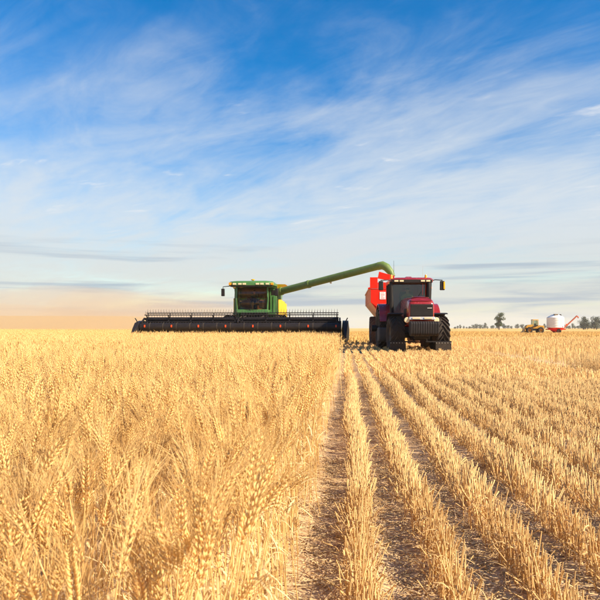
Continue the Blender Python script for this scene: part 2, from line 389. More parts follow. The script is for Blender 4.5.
# ------------------------------------------------------------------ straw geometry (numpy)
class PB:
    """prototype plant: verts, tris, bit code (0 stem, 1 ear, 2 awn, 3 leaf)"""
    def __init__(s): s.v, s.t, s.b, s.n = [], [], [], 0
    def add(s, v, t, bit):
        s.v.append(np.asarray(v, float)); s.t.append(np.asarray(t, int) + s.n); s.b.append(np.full(len(v), bit, np.float32)); s.n += len(v)
    def done(s, bits=None): return np.concatenate(s.v), np.concatenate(s.t), np.concatenate(s.b)
def unit(v): v = np.asarray(v, float); return v / (np.linalg.norm(v) + 1e-9)
def perp(t):
    a = np.array([0, 0, 1.0]) if abs(t[2]) < 0.8 else np.array([1.0, 0, 0]); u = unit(np.cross(t, a)); return u, np.cross(t, u)
def np_tube(path, rad, k, cap=False):
    path = np.asarray(path, float); n = len(path); vs = []; prev = None
    for i in range(n):
        t = unit(path[min(i + 1, n - 1)] - path[max(i - 1, 0)])
        if prev is None: u, w = perp(t)
        else: u = unit(prev - t * prev.dot(t)); w = np.cross(t, u)
        prev = u
        for j in range(k):
            a = 2 * math.pi * j / k; vs.append(path[i] + (u * math.cos(a) + w * math.sin(a)) * rad[i])
    ts = []
    for i in range(n - 1):
        for j in range(k):
            a, b, c, d = i * k + j, i * k + (j + 1) % k, (i + 1) * k + (j + 1) % k, (i + 1) * k + j
            ts += [(a, b, c), (a, c, d)]
    if cap: ts += [((n - 1) * k, (n - 1) * k + j, (n - 1) * k + j + 1) for j in range(1, k - 1)]
    return vs, ts
def np_ribbon(path, width, side, fold=0.0):
    path = np.asarray(path, float); n = len(path); side = unit(side); vs = []
    for i in range(n):
        t = unit(path[min(i + 1, n - 1)] - path[max(i - 1, 0)]); s_ = unit(side - t * side.dot(t))
        nn = np.cross(t, s_)
        vs += [path[i] - s_ * width[i] / 2 + nn * fold * width[i], path[i] + s_ * width[i] / 2 + nn * fold * width[i]]
    ts = []
    for i in range(n - 1): ts += [(2 * i, 2 * i + 1, 2 * i + 3), (2 * i, 2 * i + 3, 2 * i + 2)]
    return vs, ts
def octa(base, tip, u, w, ru, rw, at=0.42):
    m = base + (tip - base) * at
    return [base, m + u * ru, m + w * rw, m - u * ru, m - w * rw, tip], [(0, 2, 1), (0, 3, 2), (0, 4, 3), (0, 1, 4), (5, 1, 2), (5, 2, 3), (5, 3, 4), (5, 4, 1)]

def wheat_proto(lod, r):
    """returns dict of PB by piece: stem, ear, awns, leaf"""
    P = {k: PB() for k in ('stem', 'ear', 'awns')}
    H = r.uniform(0.62, 0.74); az = r.uniform(0, 2 * math.pi); d = np.array([math.cos(az), math.sin(az), 0])
    lean = abs(r.normal(0.0, 0.05)); nod = abs(r.normal(0.22, 0.28))
    nseg = {0: 9, 1: 5, 2: 3, 3: 2}[lod]
    def pos(t): return np.array([0, 0, H * t]) + d * (lean * t + 0.05 * t ** 5 * nod * 2)
    path = [pos(t) for t in np.linspace(0, 1, nseg + 1)]
    rs = 0.0019 * (1 + 0.0 * lod)
    if lod == 0:
        v, t = np_tube(path, [rs * (1 - 0.35 * q) for q in np.linspace(0, 1, nseg + 1)], 5); P['stem'].add(v, t, 0)
        for q in (0.33, 0.62):                                   # nodes on the stem
            p = pos(q); v, t = np_tube([p - [0, 0, .004], p, p + [0, 0, .004]], [rs * .8, rs * 1.5, rs * .8], 5); P['stem'].add(v, t, 0)
    elif lod == 1:
        v, t = np_tube(path, [rs * 1.05] * (nseg + 1), 3); P['stem'].add(v, t, 0)
    else:
        sd_ = [math.cos(az + 1.3), math.sin(az + 1.3), 0]
        v, t = np_ribbon(path, [rs * (2.6 if lod == 2 else 4.2)] * (nseg + 1), sd_); P['stem'].add(v, t, 0)
    # ear
    EL = r.uniform(0.062, 0.112); t0 = unit(path[-1] - path[-2]); ang = nod * 0.9
    ax = [path[-1]]; n_ax = 7
    for i in range(n_ax):
        a = ang * (i + 1) / n_ax; dirn = unit(t0 * math.cos(a) + d * math.sin(a)); ax.append(ax[-1] + dirn * EL / n_ax)
    ax = np.array(ax)
    def axp(q):
        f = q * n_ax; i = min(int(f), n_ax - 1); return ax[i] + (ax[i + 1] - ax[i]) * (f - i), unit(ax[i + 1] - ax[i])
    tw = r.uniform(0, math.pi)
    if lod <= 1:
        ns = 18 if lod == 0 else 10
        for i in range(ns):
            q = (i + 0.3) / ns; p, t = axp(q); u, w = perp(t)
            s1 = u * math.cos(tw) + w * math.sin(tw); s2 = np.cross(t, s1); sgn = 1 if i % 2 else -1
            sz = (0.8 + 0.4 * math.sin(math.pi * min(1, q * 1.15 + 0.1))) * (1.0 if lod == 0 else 1.15)
            for off in ((-0.55, 0.55) if lod == 0 else (0.0,)):
                dirn = unit(t + s1 * sgn * 0.38 + s2 * off * 0.55 + r.normal(0, 0.05, 3))
                base = p + s1 * sgn * 0.0022 + s2 * off * 0.003; tip = base + dirn * 0.0145 * sz * (1 if lod == 0 else 1.2)
                uu, ww = perp(dirn); rr = 0.0024 * sz * (1 if lod == 0 else 1.7)
                v, tt = octa(base, tip, uu, ww, rr, rr * 0.85); P['ear'].add(v, tt, 1)
                if lod == 0 or i % 2 == 0 or True:
                    if lod == 0 and r.random() < 0.22: continue
                    L_ = r.uniform(0.05, 0.085); ad = unit(dirn * 0.9 + t * 0.55 + r.normal(0, 0.09, 3))
                    a0, a1, a2 = tip - dirn * 0.002, tip + ad * L_ * 0.5, tip + unit(ad + s1 * sgn * 0.18) * L_
                    if lod == 0:
                        v, tt = np_tube([a0, a1, a2], [0.00055, 0.00042, 0.0001], 3)
                    else:
                        v, tt = np_ribbon([a0, a2], [0.0014, 0.0003], r.normal(0, 1, 3))
                    P['awns'].add(v, tt, 2)
    else:
        p0, t = axp(0.0); p1, _ = axp(1.0); uu, ww = perp(t); k = 1.0 if lod == 2 else 1.5
        pm = axp(0.5)[0]
        v, tt = octa(p0, p1, uu, ww, 0.0072 * k, 0.0058 * k, 0.45); v = np.array(v); v[1:5] += pm - (p0 + (p1 - p0) * 0.45); P['ear'].add(v, tt, 1)
        for i in range(6 if lod == 2 else 3):
            p, t = axp(r.uniform(0.2, 1.0)); ad = unit(t + r.normal(0, 0.35, 3)); L_ = r.uniform(0.06, 0.09)
            v, tt = np_ribbon([p, p + ad * L_], [0.0032 * k, 0.0006], r.normal(0, 1, 3)); P['awns'].add(v, tt[:1] if lod == 3 else tt, 2)
    # leaves
    for j in range({0: 3, 1: 2, 2: 1, 3: 0}[lod]):
        q = r.uniform(0.3, 0.75); p = pos(q); a = r.uniform(0, 2 * math.pi); e = np.array([math.cos(a), math.sin(a), 0]); LL = r.uniform(0.10, 0.22); m_ = {0: 8, 1: 4, 2: 2}[lod]
        drop = r.uniform(1.0, 2.6); pts = []; cur = p.copy(); 
        for i in range(m_ + 1):
            pts.append(cur.copy()); th = 1.15 - drop * (i / m_) * 1.2; cur = cur + (e * math.cos(th) * 0.8 + np.array([0, 0, math.sin(th)])) * LL / m_ + r.normal(0, 0.004, 3)
        wd = [0.0075 * (1.0 if lod < 2 else 1.3) * (1 - 0.85 * (i / m_) ** 1.5) for i in range(m_ + 1)]
        v, tt = np_ribbon(pts, wd, np.cross(e, [0, 0, 1]) + r.normal(0, 0.35, 3)); P.setdefault('leaf%d' % j, PB()).add(v, tt, 3)
    return P
def merge(P):
    q = PB()
    for k in P.values():
        if k.n:
            v, t, b = k.done(); q.v.append(v); q.t.append(t + q.n); q.b.append(b); q.n += len(v)
    return q.done()
def stub_proto(lod, r, hmin=0.135, hmax=0.195):
    q = PB(); h = r.uniform(hmin, hmax); a = r.uniform(0, 2 * math.pi); d = np.array([math.cos(a), math.sin(a), 0]); ln = abs(r.normal(0, 0.028))
    if r.random() < 0.20: h *= r.uniform(0.45, 0.8); ln += r.uniform(0.02, 0.09)
    rad = r.uniform(0.0021, 0.0032)
    path = [np.array([0, 0, -0.01]), np.array([0, 0, h * 0.5]) + d * ln * 0.4, np.array([0, 0, h]) + d * ln]
    if lod == 0:
        v, t = np_tube(path, [rad * 1.15, rad, rad * 0.95], 6); q.add(v, t, 0)
        v = np.array(v[-6:]); inn = v.mean(0) + (v - v.mean(0)) * 0.62; low = inn - [0, 0, 0.012]
        ring = np.concatenate([v, inn, low]); ts = []
        for j in range(6):
            k = (j + 1) % 6; ts += [(j, k, 6 + k), (j, 6 + k, 6 + j), (6 + j, 6 + k, 12 + k), (6 + j, 12 + k, 12 + j)]
        q.add(ring, ts, 0)
    elif lod == 1:
        v, t = np_tube([path[0], path[2]], [rad * 1.2, rad * 1.1], 4, True); q.add(v, t, 0)
    else:
        v, t = np_ribbon([path[0], path[2]], [rad * 4.4, rad * 4.0], [math.cos(a + 1), math.sin(a + 1), 0]); q.add(v, t, 0)
    nl = {0: 1 if r.random() < 0.75 else 2, 1: 1 if r.random() < 0.5 else 0, 2: 0}[lod]
    for _ in range(nl):                                             # torn leaf sheath
        b = r.uniform(0, 2 * math.pi); e = np.array([math.cos(b), math.sin(b), 0]); m_ = 6 if lod == 0 else 2; LL = r.uniform(0.05, 0.15)
        cur = np.array([0, 0, r.uniform(0.02, h * 0.7)]); th = r.uniform(0.3, 1.4); curl = -r.uniform(1.0, 4.0); pts = []
        for i in range(m_ + 1):
            pts.append(cur.copy()); cur = cur + (e * math.cos(th) + np.array([0, 0, math.sin(th)])) * LL / m_; th += curl / m_
        v, t = np_ribbon(pts, [0.006 * (1 - 0.7 * i / m_) for i in range(m_ + 1)], np.cross(e, [0, 0, 1]) + r.normal(0, 0.4, 3)); q.add(v, t, 3)
    return q.done()
def litter_proto(r):
    q = PB(); L_ = r.uniform(0.07, 0.26) * (1.6 if r.random() < 0.12 else 1); bend = r.normal(0, 0.12); up = r.uniform(0, 0.02)
    up *= r.random() ** 2; pts = [np.array([-L_ / 2, 0, 0.002]), np.array([0, bend * L_, 0.002 + up * 0.6]), np.array([L_ / 2, 0, 0.002 + up])]
    if r.random() < 0.55: v, t = np_tube(pts, [0.0018] * 3, 3); q.add(v, t, 0)
    else:
        v, t = np_ribbon(pts, [0.005, 0.007, 0.003], [0, 1, r.uniform(-0.2, 0.2)]); q.add(v, t, 3)
    return q.done()
def scatter(name, protos, P, rz, sc_, lx, ly, tint, mat, pid=None):
    """one mesh of many plants. P (n,3), rz turn, sc_ (n,3) scale, lx/ly shear lean"""
    n = len(P); pid = rng.integers(0, len(protos), n) if pid is None else pid
    V, T, B, C, off = [], [], [], [], 0
    for k, (v, t, b) in enumerate(protos):
        s_ = np.where(pid == k)[0]
        if not len(s_): continue
        c, s = np.cos(rz[s_])[:, None], np.sin(rz[s_])[:, None]; w = v[None] * sc_[s_][:, None, :]
        x = w[..., 0] * c - w[..., 1] * s + w[..., 2] * lx[s_][:, None]; y = w[..., 0] * s + w[..., 1] * c + w[..., 2] * ly[s_][:, None]
        o = np.stack([x, y, w[..., 2]], -1) + P[s_][:, None, :]
        m_ = len(v); V.append(o.reshape(-1, 3)); T.append((t[None] + (np.arange(len(s_)) * m_)[:, None, None]).reshape(-1, 3) + off); off += m_ * len(s_)
        B.append(np.tile(b, len(s_))); C.append(np.repeat(tint[s_], m_))
    V, T, B, C = np.concatenate(V), np.concatenate(T), np.concatenate(B), np.concatenate(C)
    return mesh_np(name, V, T, B, C, mat)
TRIS = [0]
def mesh_np(name, V, T, B, C, mat):
    me = bpy.data.meshes.new(name); me.vertices.add(len(V)); me.vertices.foreach_set('co', V.astype(np.float32).ravel())
    me.loops.add(len(T) * 3); me.loops.foreach_set('vertex_index', T.astype(np.int32).ravel())
    me.polygons.add(len(T)); me.polygons.foreach_set('loop_start', np.arange(0, len(T) * 3, 3, dtype=np.int32)); me.polygons.foreach_set('loop_total', np.full(len(T), 3, np.int32))
    me.polygons.foreach_set('use_smooth', np.ones(len(T), bool))
    for nm, a in (('tint', C), ('bit', B)):
        at = me.attributes.new(nm, 'FLOAT', 'POINT'); at.data.foreach_set('value', np.asarray(a, np.float32))
    me.update(calc_edges=True); me.materials.append(mat); TRIS[0] += len(T)
    return me
def link(me, name, **k):
    o = bpy.data.objects.new(name, me); COL.objects.link(o); return tag(o, **k)
def in_view(x, y, margin):
    xc = x * math.cos(YAW) + y * math.sin(YAW); zc = -x * math.sin(YAW) + y * math.cos(YAW)
    return (np.abs(xc) < np.tan(R(26.6 + margin)) * zc) | ((np.abs(xc) < 0.5 * zc + 1.3) & (zc > 0.5) & (xc > 0))

# ------------------------------------------------------------------ standing wheat
EDGE = -0.275
def wheat_points(r0, r1, per_m, ymax, margin, sig=0.045):
    pts = []; k = 0
    while True:
        X = EDGE - ROW * k
        if -X > r1 + 0.1: break
        y1 = math.sqrt(max(r1 * r1 - X * X, 0)); y1 = min(y1, ymax); n = rng.poisson(per_m * (y1 + 1.0))
        y = rng.uniform(-1.0, y1, n); x = X + rng.normal(0, sig, n); pts.append(np.stack([x, y], -1)); k += 1
    p = np.concatenate(pts); d = np.hypot(p[:, 0], p[:, 1])
    keep = (d >= r0) & (d < r1) & (p[:, 1] < ymax)
    keep &= in_view(p[:, 0], p[:, 1], margin) | ((d < 1.6) & (p[:, 1] > 0.15))
    keep &= (d > 0.80)
    return p[keep]
HEAD_Y = 34.9
def clump(x, y): return 0.6 * vnoise(x * 1.1, y * 1.1, 21) + 0.4 * vnoise(x * 3.7, y * 3.7, 22)
def wheat_args(p, spread=0.07, k=0.93):
    n = len(p); x, y = p[:, 0], p[:, 1]; h = 1.0 + 0.10 * (clump(x, y) - 0.5) * 2 + rng.normal(0, 0.055, n); h *= k
    h = np.clip(h, 0.72, 1.2)
    s = np.stack([np.full(n, 1.0) * rng.uniform(0.9, 1.15, n)] * 2 + [h], -1)
    edge = np.exp(-(EDGE - x).clip(0) / 0.12)
    lx = rng.normal(0.015, spread * 0.95, n) * (1 - 0.6 * edge) - edge * 0.05; ly = rng.normal(0.0, spread * 0.95, n)
    lx += 0.10 * (vnoise(x * 0.9, y * 0.9, 31) - 0.5); ly += 0.10 * (vnoise(x * 0.9, y * 0.9, 32) - 0.5)
    t = np.clip(rng.beta(2.2, 1.7, n) * 0.75 + 0.3 * clump(x * 1.7, y * 1.7), 0, 1)
    return dict(P=np.stack([x, y, np.full(n, -0.01)], -1), rz=rng.uniform(0, 2 * math.pi, n), sc_=s, lx=lx, ly=ly, tint=t)

rr = np.random.default_rng(5)
pieces0 = [wheat_proto(0, rr) for _ in range(22)]
A = wheat_points(0.80, 2.3, 108, 50, 9)
# the plants nearest the camera are things of their own
dA = np.hypot(A[:, 0], A[:, 1]); order = np.argsort(dA); near = order[in_view(A[order, 0], A[order, 1], 0.5)][:130]
rest = np.setdiff1d(np.arange(len(A)), near)
a = wheat_args(A[rest]); link(scatter('wheat_crop', [merge(P) for P in pieces0], mat=M['wheat'], **a), 'wheat_crop', kind='stuff', label='dense ripe golden wheat standing uncut on the left of the photo', cat='wheat')
meshes0 = []
for i, P in enumerate(pieces0):
    dct = {}
    for k in P:
        v, t, b = P[k].done(); dct[k] = mesh_np(k.rstrip('012'), v, t, b, np.full(len(v), rr.uniform(0.3, 1.0)), M['wheat'])
    meshes0.append(dct)
tips = [Vector(P['ear'].done()[0][np.argmax(P['ear'].done()[0][:, 2])]) for P in pieces0]
an = wheat_args(A[near])
for i in range(len(near)):
    k = int(rng.integers(0, len(meshes0))); root = empty('wheat_plant', tuple(an['P'][i]))
    root.rotation_euler = (-an['ly'][i], an['lx'][i], an['rz'][i]); root.rotation_mode = 'XYZ'
    root.scale = tuple(an['sc_'][i])
    x_, y_ = A[near[i]]; xc = x_ * math.cos(YAW) + y_ * math.sin(YAW); zc = -x_ * math.sin(YAW) + y_ * math.cos(YAW)
    px = 0.5 + xc / zc; w = Euler(root.rotation_euler).to_matrix() @ (tips[k] * Vector(root.scale)); dx = w.x * math.cos(YAW) + w.y * math.sin(YAW)
    place = 'in the lower left corner of the photo' if px < 0.12 else 'left of the middle of the front crop' if px < 0.24 else 'in the middle of the front crop' if px < 0.34 else 'beside the furrow at the front edge of the crop'
    tag(root, ('tall' if w.z > 0.70 else 'short') + ' bearded wheat plant ' + ('leaning left' if dx < -0.05 else 'leaning right' if dx > 0.07 else 'standing upright') + ' ' + place, 'wheat plant', 'wheat plants at the front of the uncut crop')
    ear = None
    for nm in [q for q in meshes0[k] if q != 'awns']:
        o = bpy.data.objects.new(nm.rstrip('012'), meshes0[k][nm]); COL.objects.link(o); o.parent = root
        if nm == 'ear': ear = o
    o = bpy.data.objects.new('awns', meshes0[k]['awns']); COL.objects.link(o); o.parent = ear; o['kind'] = 'stuff'
B_ = wheat_points(2.3, 6.5, 92, 50, 6)
C_ = wheat_points(6.5, 17, 46, 50, 4, 0.07)
def area_points(n, x0, x1, y0, y1, margin):
    x, y = rng.uniform(x0, x1, n), rng.uniform(y0, y1, n); k = in_view(x, y, margin); return np.stack([x, y], -1)[k]
D_ = area_points(78000, -42, EDGE, 13, 60, 2.5)
d = np.hypot(D_[:, 0], D_[:, 1]); D_ = D_[(d >= 17) & (d < 60) & ((D_[:, 1] < HEAD_Y) | (D_[:, 0] < -12.7))]
E_ = area_points(30000, -110, -12.7, 45, 170, 2.0); d = np.hypot(E_[:, 0], E_[:, 1]); E_ = E_[d >= 60]
for lod, p, nv, sp, k in ((1, B_, 16, 0.07, .95), (2, C_, 14, 0.075, .94), (3, D_, 10, 0.08, .93), (3, E_, 8, 0.08, .93)):
    a = wheat_args(p, sp, k)
    if p is E_: a['sc_'][:, :2] *= 4.5
    link(scatter('wheat_crop', [merge(wheat_proto(lod, rr)) for _ in range(nv)], mat=M['wheat'], **a), 'wheat_crop', kind='stuff',
         label={1: 'golden wheat just behind the front plants of the crop', 2: 'golden wheat in the middle of the uncut crop', 3: 'far golden wheat running up to the harvester header'}[lod] if p is not E_ else 'most distant strip of wheat beyond the left end of the header', cat='wheat')
print('wheat', len(A), len(B_), len(C_), len(D_), len(E_), TRIS)

# ------------------------------------------------------------------ stubble rows
protoS = {l: [stub_proto(l, rr) for _ in range({0: 24, 1: 20, 2: 12}[l])] for l in (0, 1, 2)}
def stub_args(p, hk=1.0, wide=1.0):
    n = len(p); x, y = p[:, 0], p[:, 1]
    h = hk * (1 + 0.20 * (vnoise(x * 2.0, y * 2.3, 41) - 0.5) * 2 + rng.normal(0, 0.06, n))
    s = np.stack([np.full(n, wide)] * 2 + [np.clip(h, 0.4, 1.6)], -1)
    return dict(P=np.stack([x, y, ground_z(x, y)], -1), rz=rng.uniform(0, 6.28, n), sc_=s, lx=rng.normal(0, 0.07, n), ly=rng.normal(0, 0.08, n),
                tint=np.clip(rng.beta(2, 1.6, n) * 0.8 + 0.25 * vnoise(x * 1.5, y * 1.5, 43) - 0.3 * (vnoise((x - 5.2) / 12 * 2, y * 0.01, 47) - 0.35) * (x > 5.3), 0, 1))
ORD = ['first', 'second', 'third', 'fourth', 'fifth', 'sixth', 'seventh', 'eighth', 'ninth', 'tenth', 'eleventh', 'twelfth', 'thirteenth', 'fourteenth', 'fifteenth', 'sixteenth', 'seventeenth']
def join_meshes(ms, name, mat):
    V, T, Bq, C, off = [], [], [], [], 0
    for me in ms:
        nv, nt = len(me.vertices), len(me.polygons); v = np.empty(nv * 3, np.float32); me.vertices.foreach_get('co', v); t = np.empty(nt * 3, np.int32); me.loops.foreach_get('vertex_index', t)
        b = np.empty(nv, np.float32); me.attributes['bit'].data.foreach_get('value', b); c = np.empty(nv, np.float32); me.attributes['tint'].data.foreach_get('value', c)
        V.append(v.reshape(-1, 3)); T.append(t.reshape(-1, 3) + off); Bq.append(b); C.append(c); off += nv; TRIS[0] -= nt; bpy.data.meshes.remove(me)
    return mesh_np(name, np.concatenate(V), np.concatenate(T), np.concatenate(Bq), np.concatenate(C), mat)
NROW = 16
for k in range(NROW):
    X = ROW0 + ROW * k; ms = []
    for lod, r0, r1, per in ((0, 0.6, 3.2, 240), (1, 3.2, 11, 230), (2, 11, 36, 130)):
        if k > 6 and lod == 0: per = 150
        n = int(per * (min(r1, 34) - 0.0)); y = rng.uniform(0, r1, n)
        dens = 0.65 + 0.7 * vnoise(y * 2.6, np.full(n, k * 7.0), 45); kp = rng.random(n) < dens; y = y[kp]; n = len(y)
        wob = 0.03 * (vnoise(y * 0.8, np.full(n, k * 3.3), 46) - 0.5) * 2
        x = X + wob + np.clip(rng.normal(0, 0.032, n), -0.07, 0.07); dx = (x - X - wob) / 0.07
        d = np.hypot(x, y); q = (d >= r0) & (d < r1) & (in_view(x, y, 7 if lod < 2 else 3)); x, y, dx = x[q], y[q], dx[q]
        if len(x) < 2: continue
        ms.append(scatter('s', protoS[lod], mat=M['stub'], **stub_args(np.stack([x, y], -1), 1.10 - 0.42 * dx ** 2, 1.25 if lod == 2 else 1.0)))
    link(join_meshes(ms, 'stubble_row', M['stub']), 'stubble_row', kind='stuff', label=f'{ORD[k]} row of cut straw stubble counted rightward from the uncut wheat', cat='stubble', group='rows of stubble beside the uncut wheat')
# taller stubble of the neighbouring pass, and all that lies behind the machines
hi = [stub_proto(1, rr, 0.24, 0.33) for _ in range(14)]; hi2 = [stub_proto(2, rr, 0.24, 0.33) for _ in range(10)]
ms = []
x = rng.uniform(5.75, 9, 26000); y = rng.uniform(3, 16, 26000); x = ROW0 + np.round((x - ROW0) / ROW) * ROW + rng.normal(0, 0.05, len(x)); q = in_view(x, y, 3)
ms.append(scatter('s', hi, mat=M['stub'], **stub_args(np.stack([x[q], y[q]], -1))))
x = rng.uniform(5.75, 34, 70000); y = rng.uniform(8, 52, 70000); x = ROW0 + np.round((x - ROW0) / ROW) * ROW + rng.normal(0, 0.06, len(x))
q = in_view(x, y, 1.5) & ~((x < 9) & (y < 16)); q &= (np.abs((x - 5.2) % 12.0 - 6) < 5.45)
ms.append(scatter('s', hi2, mat=M['stub'], **stub_args(np.stack([x[q], y[q]], -1), 1.0, 1.4)))
x = rng.uniform(-14, 80, 60000); y = rng.uniform(36, 150, 60000); q = in_view(x, y, 1) & ~((x > 5.4) & (y < 52)); q &= (x > -12) 
ms.append(scatter('s', hi2, mat=M['farstub'], **stub_args(np.stack([x[q], y[q]], -1), 0.85, 4.0)))
link(join_meshes(ms[:2], 'stubble', M['stub']), 'stubble', kind='stuff', label='taller stubble of the neighbouring pass to the right of the tractor', cat='stubble')
link(join_meshes(ms[2:], 'stubble', M['farstub']), 'stubble', kind='stuff', label='distant golden stubble stretching behind the machines to the horizon', cat='stubble')
# straw lying about
pl = [litter_proto(rr) for _ in range(30)]
def litter(n, x0, x1, y0, y1):
    x, y = rng.uniform(x0, x1, n), rng.uniform(y0, y1, n); q = in_view(x, y, 6); x, y = x[q], y[q]; n = len(x); g = ground_z(x, y)
    return scatter('l', pl, np.stack([x, y, g + 0.002], -1), rng.normal(0.9, 0.9, n), np.stack([rng.uniform(0.6, 1.2, n)] * 3, -1), np.zeros(n), np.zeros(n), rng.random(n), M['litter'])
lm = [litter(13000, -0.35, 2.4, 0.8, 4.5), litter(15000, -0.35, 5.6, 4, 12), litter(400, -0.3, 3, 0.8, 6)]
link(join_meshes(lm, 'straw_litter', M['litter']), 'straw_litter', kind='stuff', label='broken straw and chaff lying in the furrows between stubble rows', cat='straw')
print('tris so far', TRIS)

# ------------------------------------------------------------------ wheels
def wheel(parent, c, rad, width, rimr, rim_mat, tyre_mat, lugs=20, lug_h=0.045, steer=0.0, side=1):
    """rim is the part, the tyre with its lugs its sub-part; axis along X"""
    hw = width / 2
    rb = MB(); rb.lathe([(-hw * 0.72, rimr * 0.98), (-hw * 0.62, rimr), (-hw * 0.2, rimr * 0.86), (hw * 0.2, rimr * 0.86), (hw * 0.62, rimr), (hw * 0.72, rimr * 0.98)], (0, 0, 0), 'X', 28)
    t = side * hw * 0.25
    rb.lathe([(t, rimr * 0.87), (t + side * 0.03, rimr * 0.7), (t - side * 0.02, rimr * 0.42), (t + side * 0.06, rimr * 0.36), (t + side * 0.10, rimr * 0.30), (t + side * 0.10, 0.0)], (0, 0, 0), 'X', 28)
    for k in range(8):
        a = 2 * math.pi * k / 8; rb.tube([(t + side * 0.02, rimr * 0.52 * math.cos(a), rimr * 0.52 * math.sin(a)), (t + side * 0.05, rimr * 0.52 * math.cos(a), rimr * 0.52 * math.sin(a))], 0.016, 6)
    rim = rb.build('wheel', rim_mat, parent, loc=c); rim.rotation_euler = (0, 0, steer)
    r0 = rad - lug_h
    tb = MB(); tb.lathe([(-hw * 0.72, rimr), (-hw * 0.92, rimr + (r0 - rimr) * 0.25), (-hw, rimr + (r0 - rimr) * 0.6), (-hw * 0.93, r0 - 0.05), (-hw * 0.8, r0 - 0.012), (-hw * 0.4, r0), (hw * 0.4, r0), (hw * 0.8, r0 - 0.012), (hw * 0.93, r0 - 0.05), (hw, rimr + (r0 - rimr) * 0.6), (hw * 0.92, rimr + (r0 - rimr) * 0.25), (hw * 0.72, rimr)], (0, 0, 0), 'X', 48)
    for k in range(lugs):
        for sg in (-1, 1):
            a0 = 2 * math.pi * (k + (0.5 if sg > 0 else 0)) / lugs; st = []
            for i, q in enumerate(np.linspace(0.02, 1.0, 5)):
                a = a0 + q * 0.55 * (20 / lugs); x = sg * hw * q * 0.99; base = r0 - 0.01 if q < 0.9 else r0 - 0.09; top = rad if q < 0.9 else rad - 0.05
                wd = (0.030 + 0.012 * q) / rad
                st.append([(x, base * math.cos(a - wd), base * math.sin(a - wd)), (x, base * math.cos(a + wd), base * math.sin(a + wd)),
                           (x, top * math.cos(a + wd * 0.7), top * math.sin(a + wd * 0.7)), (x, top * math.cos(a - wd * 0.7), top * math.sin(a - wd * 0.7))])
            tb.loft(st)
    tb.build('tyre', tyre_mat, rim, smooth=30)
    return rim

def seated_person(loc, rz, shirt, label, cap=None):
    """one skinned body; origin at the seat cushion under the pelvis, facing -Y before rz"""
    V, E, Rr = [], [], []
    def v(p, r, prev=None):
        V.append(p); Rr.append(r); i = len(V) - 1
        if prev is not None: E.append((prev, i))
        return i
    pel = v((0, 0, 0.10), (0.16, 0.12)); wa = v((0, 0.02, 0.26), (0.135, 0.10), pel); ch = v((0, 0.0, 0.43), (0.16, 0.115), wa); up = v((0, 0.0, 0.53), (0.12, 0.09), ch)
    nk = v((0, -0.01, 0.61), (0.055, 0.055), up); jaw = v((0, -0.035, 0.68), (0.065, 0.075), nk); hd = v((0, -0.03, 0.76), (0.078, 0.095), jaw); cr = v((0, -0.02, 0.83), (0.065, 0.078), hd)
    ns = v((0, -0.125, 0.735), (0.013, 0.013), hd)
    for s in (-1, 1):
        sh = v((s * 0.19, 0.0, 0.50), (0.062, 0.062), up); el = v((s * 0.25, -0.10, 0.27), (0.046, 0.046), sh); wr = v((s * 0.17, -0.34, 0.33), (0.030, 0.030), el); pm = v((s * 0.155, -0.41, 0.36), (0.040, 0.022), wr)
        for j, L_ in enumerate((0.060, 0.072, 0.068, 0.052)):
            a = v((s * (0.155 + (j - 1.5) * 0.021), -0.445, 0.372), (0.010, 0.010), pm); b = v((s * (0.155 + (j - 1.5) * 0.022), -0.445 - L_ * 0.45, 0.372), (0.009, 0.009), a); v((s * (0.155 + (j - 1.5) * 0.020), -0.445 - L_ * 0.42, 0.372 - L_ * 0.45), (0.008, 0.008), b)
        th = v((s * 0.118, -0.41, 0.352), (0.011, 0.011), pm); v((s * 0.105, -0.45, 0.345), (0.009, 0.009), th)
        hp = v((s * 0.10, -0.03, 0.08), (0.092, 0.088), pel); kn = v((s * 0.13, -0.46, 0.10), (0.064, 0.064), hp); an = v((s * 0.13, -0.52, -0.33), (0.042, 0.042), kn); v((s * 0.14, -0.68, -0.38), (0.045, 0.032), an)
    me = bpy.data.meshes.new('person'); me.from_pydata(V, E, [])
    o = bpy.data.objects.new('person', me); COL.objects.link(o); o.location = loc; o.rotation_euler = (0, 0, rz)
    sm = o.modifiers.new('skin', 'SKIN'); sm.use_smooth_shade = True
    if not me.skin_vertices: 
        bpy.context.view_layer.objects.active = o; 
    for i, d_ in enumerate(me.skin_vertices[0].data): d_.radius = Rr[i]; d_.use_root = (i == 0)
    ss = o.modifiers.new('sub', 'SUBSURF'); ss.levels = 1; ss.render_levels = 1
    bpy.context.view_layer.update()
    dg = bpy.context.evaluated_depsgraph_get(); m2 = bpy.data.meshes.new_from_object(o.evaluated_get(dg)); o.modifiers.clear(); o.data = m2
    m2.materials.clear()
    for m in (M['skin'], shirt, M['trousers']): m2.materials.append(m)
    for p in m2.polygons:
        c = p.center
        p.material_index = 2 if (c.z < 0.17 and not (c.y < -0.25 and c.z > 0.20)) else (0 if c.z > 0.585 or (c.y < -0.30 and c.z > 0.26) else 1)
        p.use_smooth = True
    tag(o, label, 'person')
    b = MB(); b.lathe([(0.0, 0.083), (0.05, 0.078), (0.085, 0.05), (0.095, 0.0)], (0, -0.025, 0.775), 'Z', 16)
    if cap: b.box(-0.07, 0.07, -0.20, -0.09, 0.775, 0.787)
    b.build('cap' if cap else 'hair', cap or M['hair'], o)
    for s in (-1, 1):
        e = MB(); e.lathe([(-0.010, 0.0), (-0.006, 0.009), (0.004, 0.011), (0.010, 0.0)], (s * 0.032, -0.114, 0.765), 'Y', 10); e.build('eye', M['black'], o)
        e = MB(); e.lathe([(-0.008, 0.0), (-0.006, 0.026), (0.006, 0.026), (0.008, 0.0)], (s * 0.083, -0.02, 0.755), 'X', 10); e.build('ear', M['skin'], o)
    return o

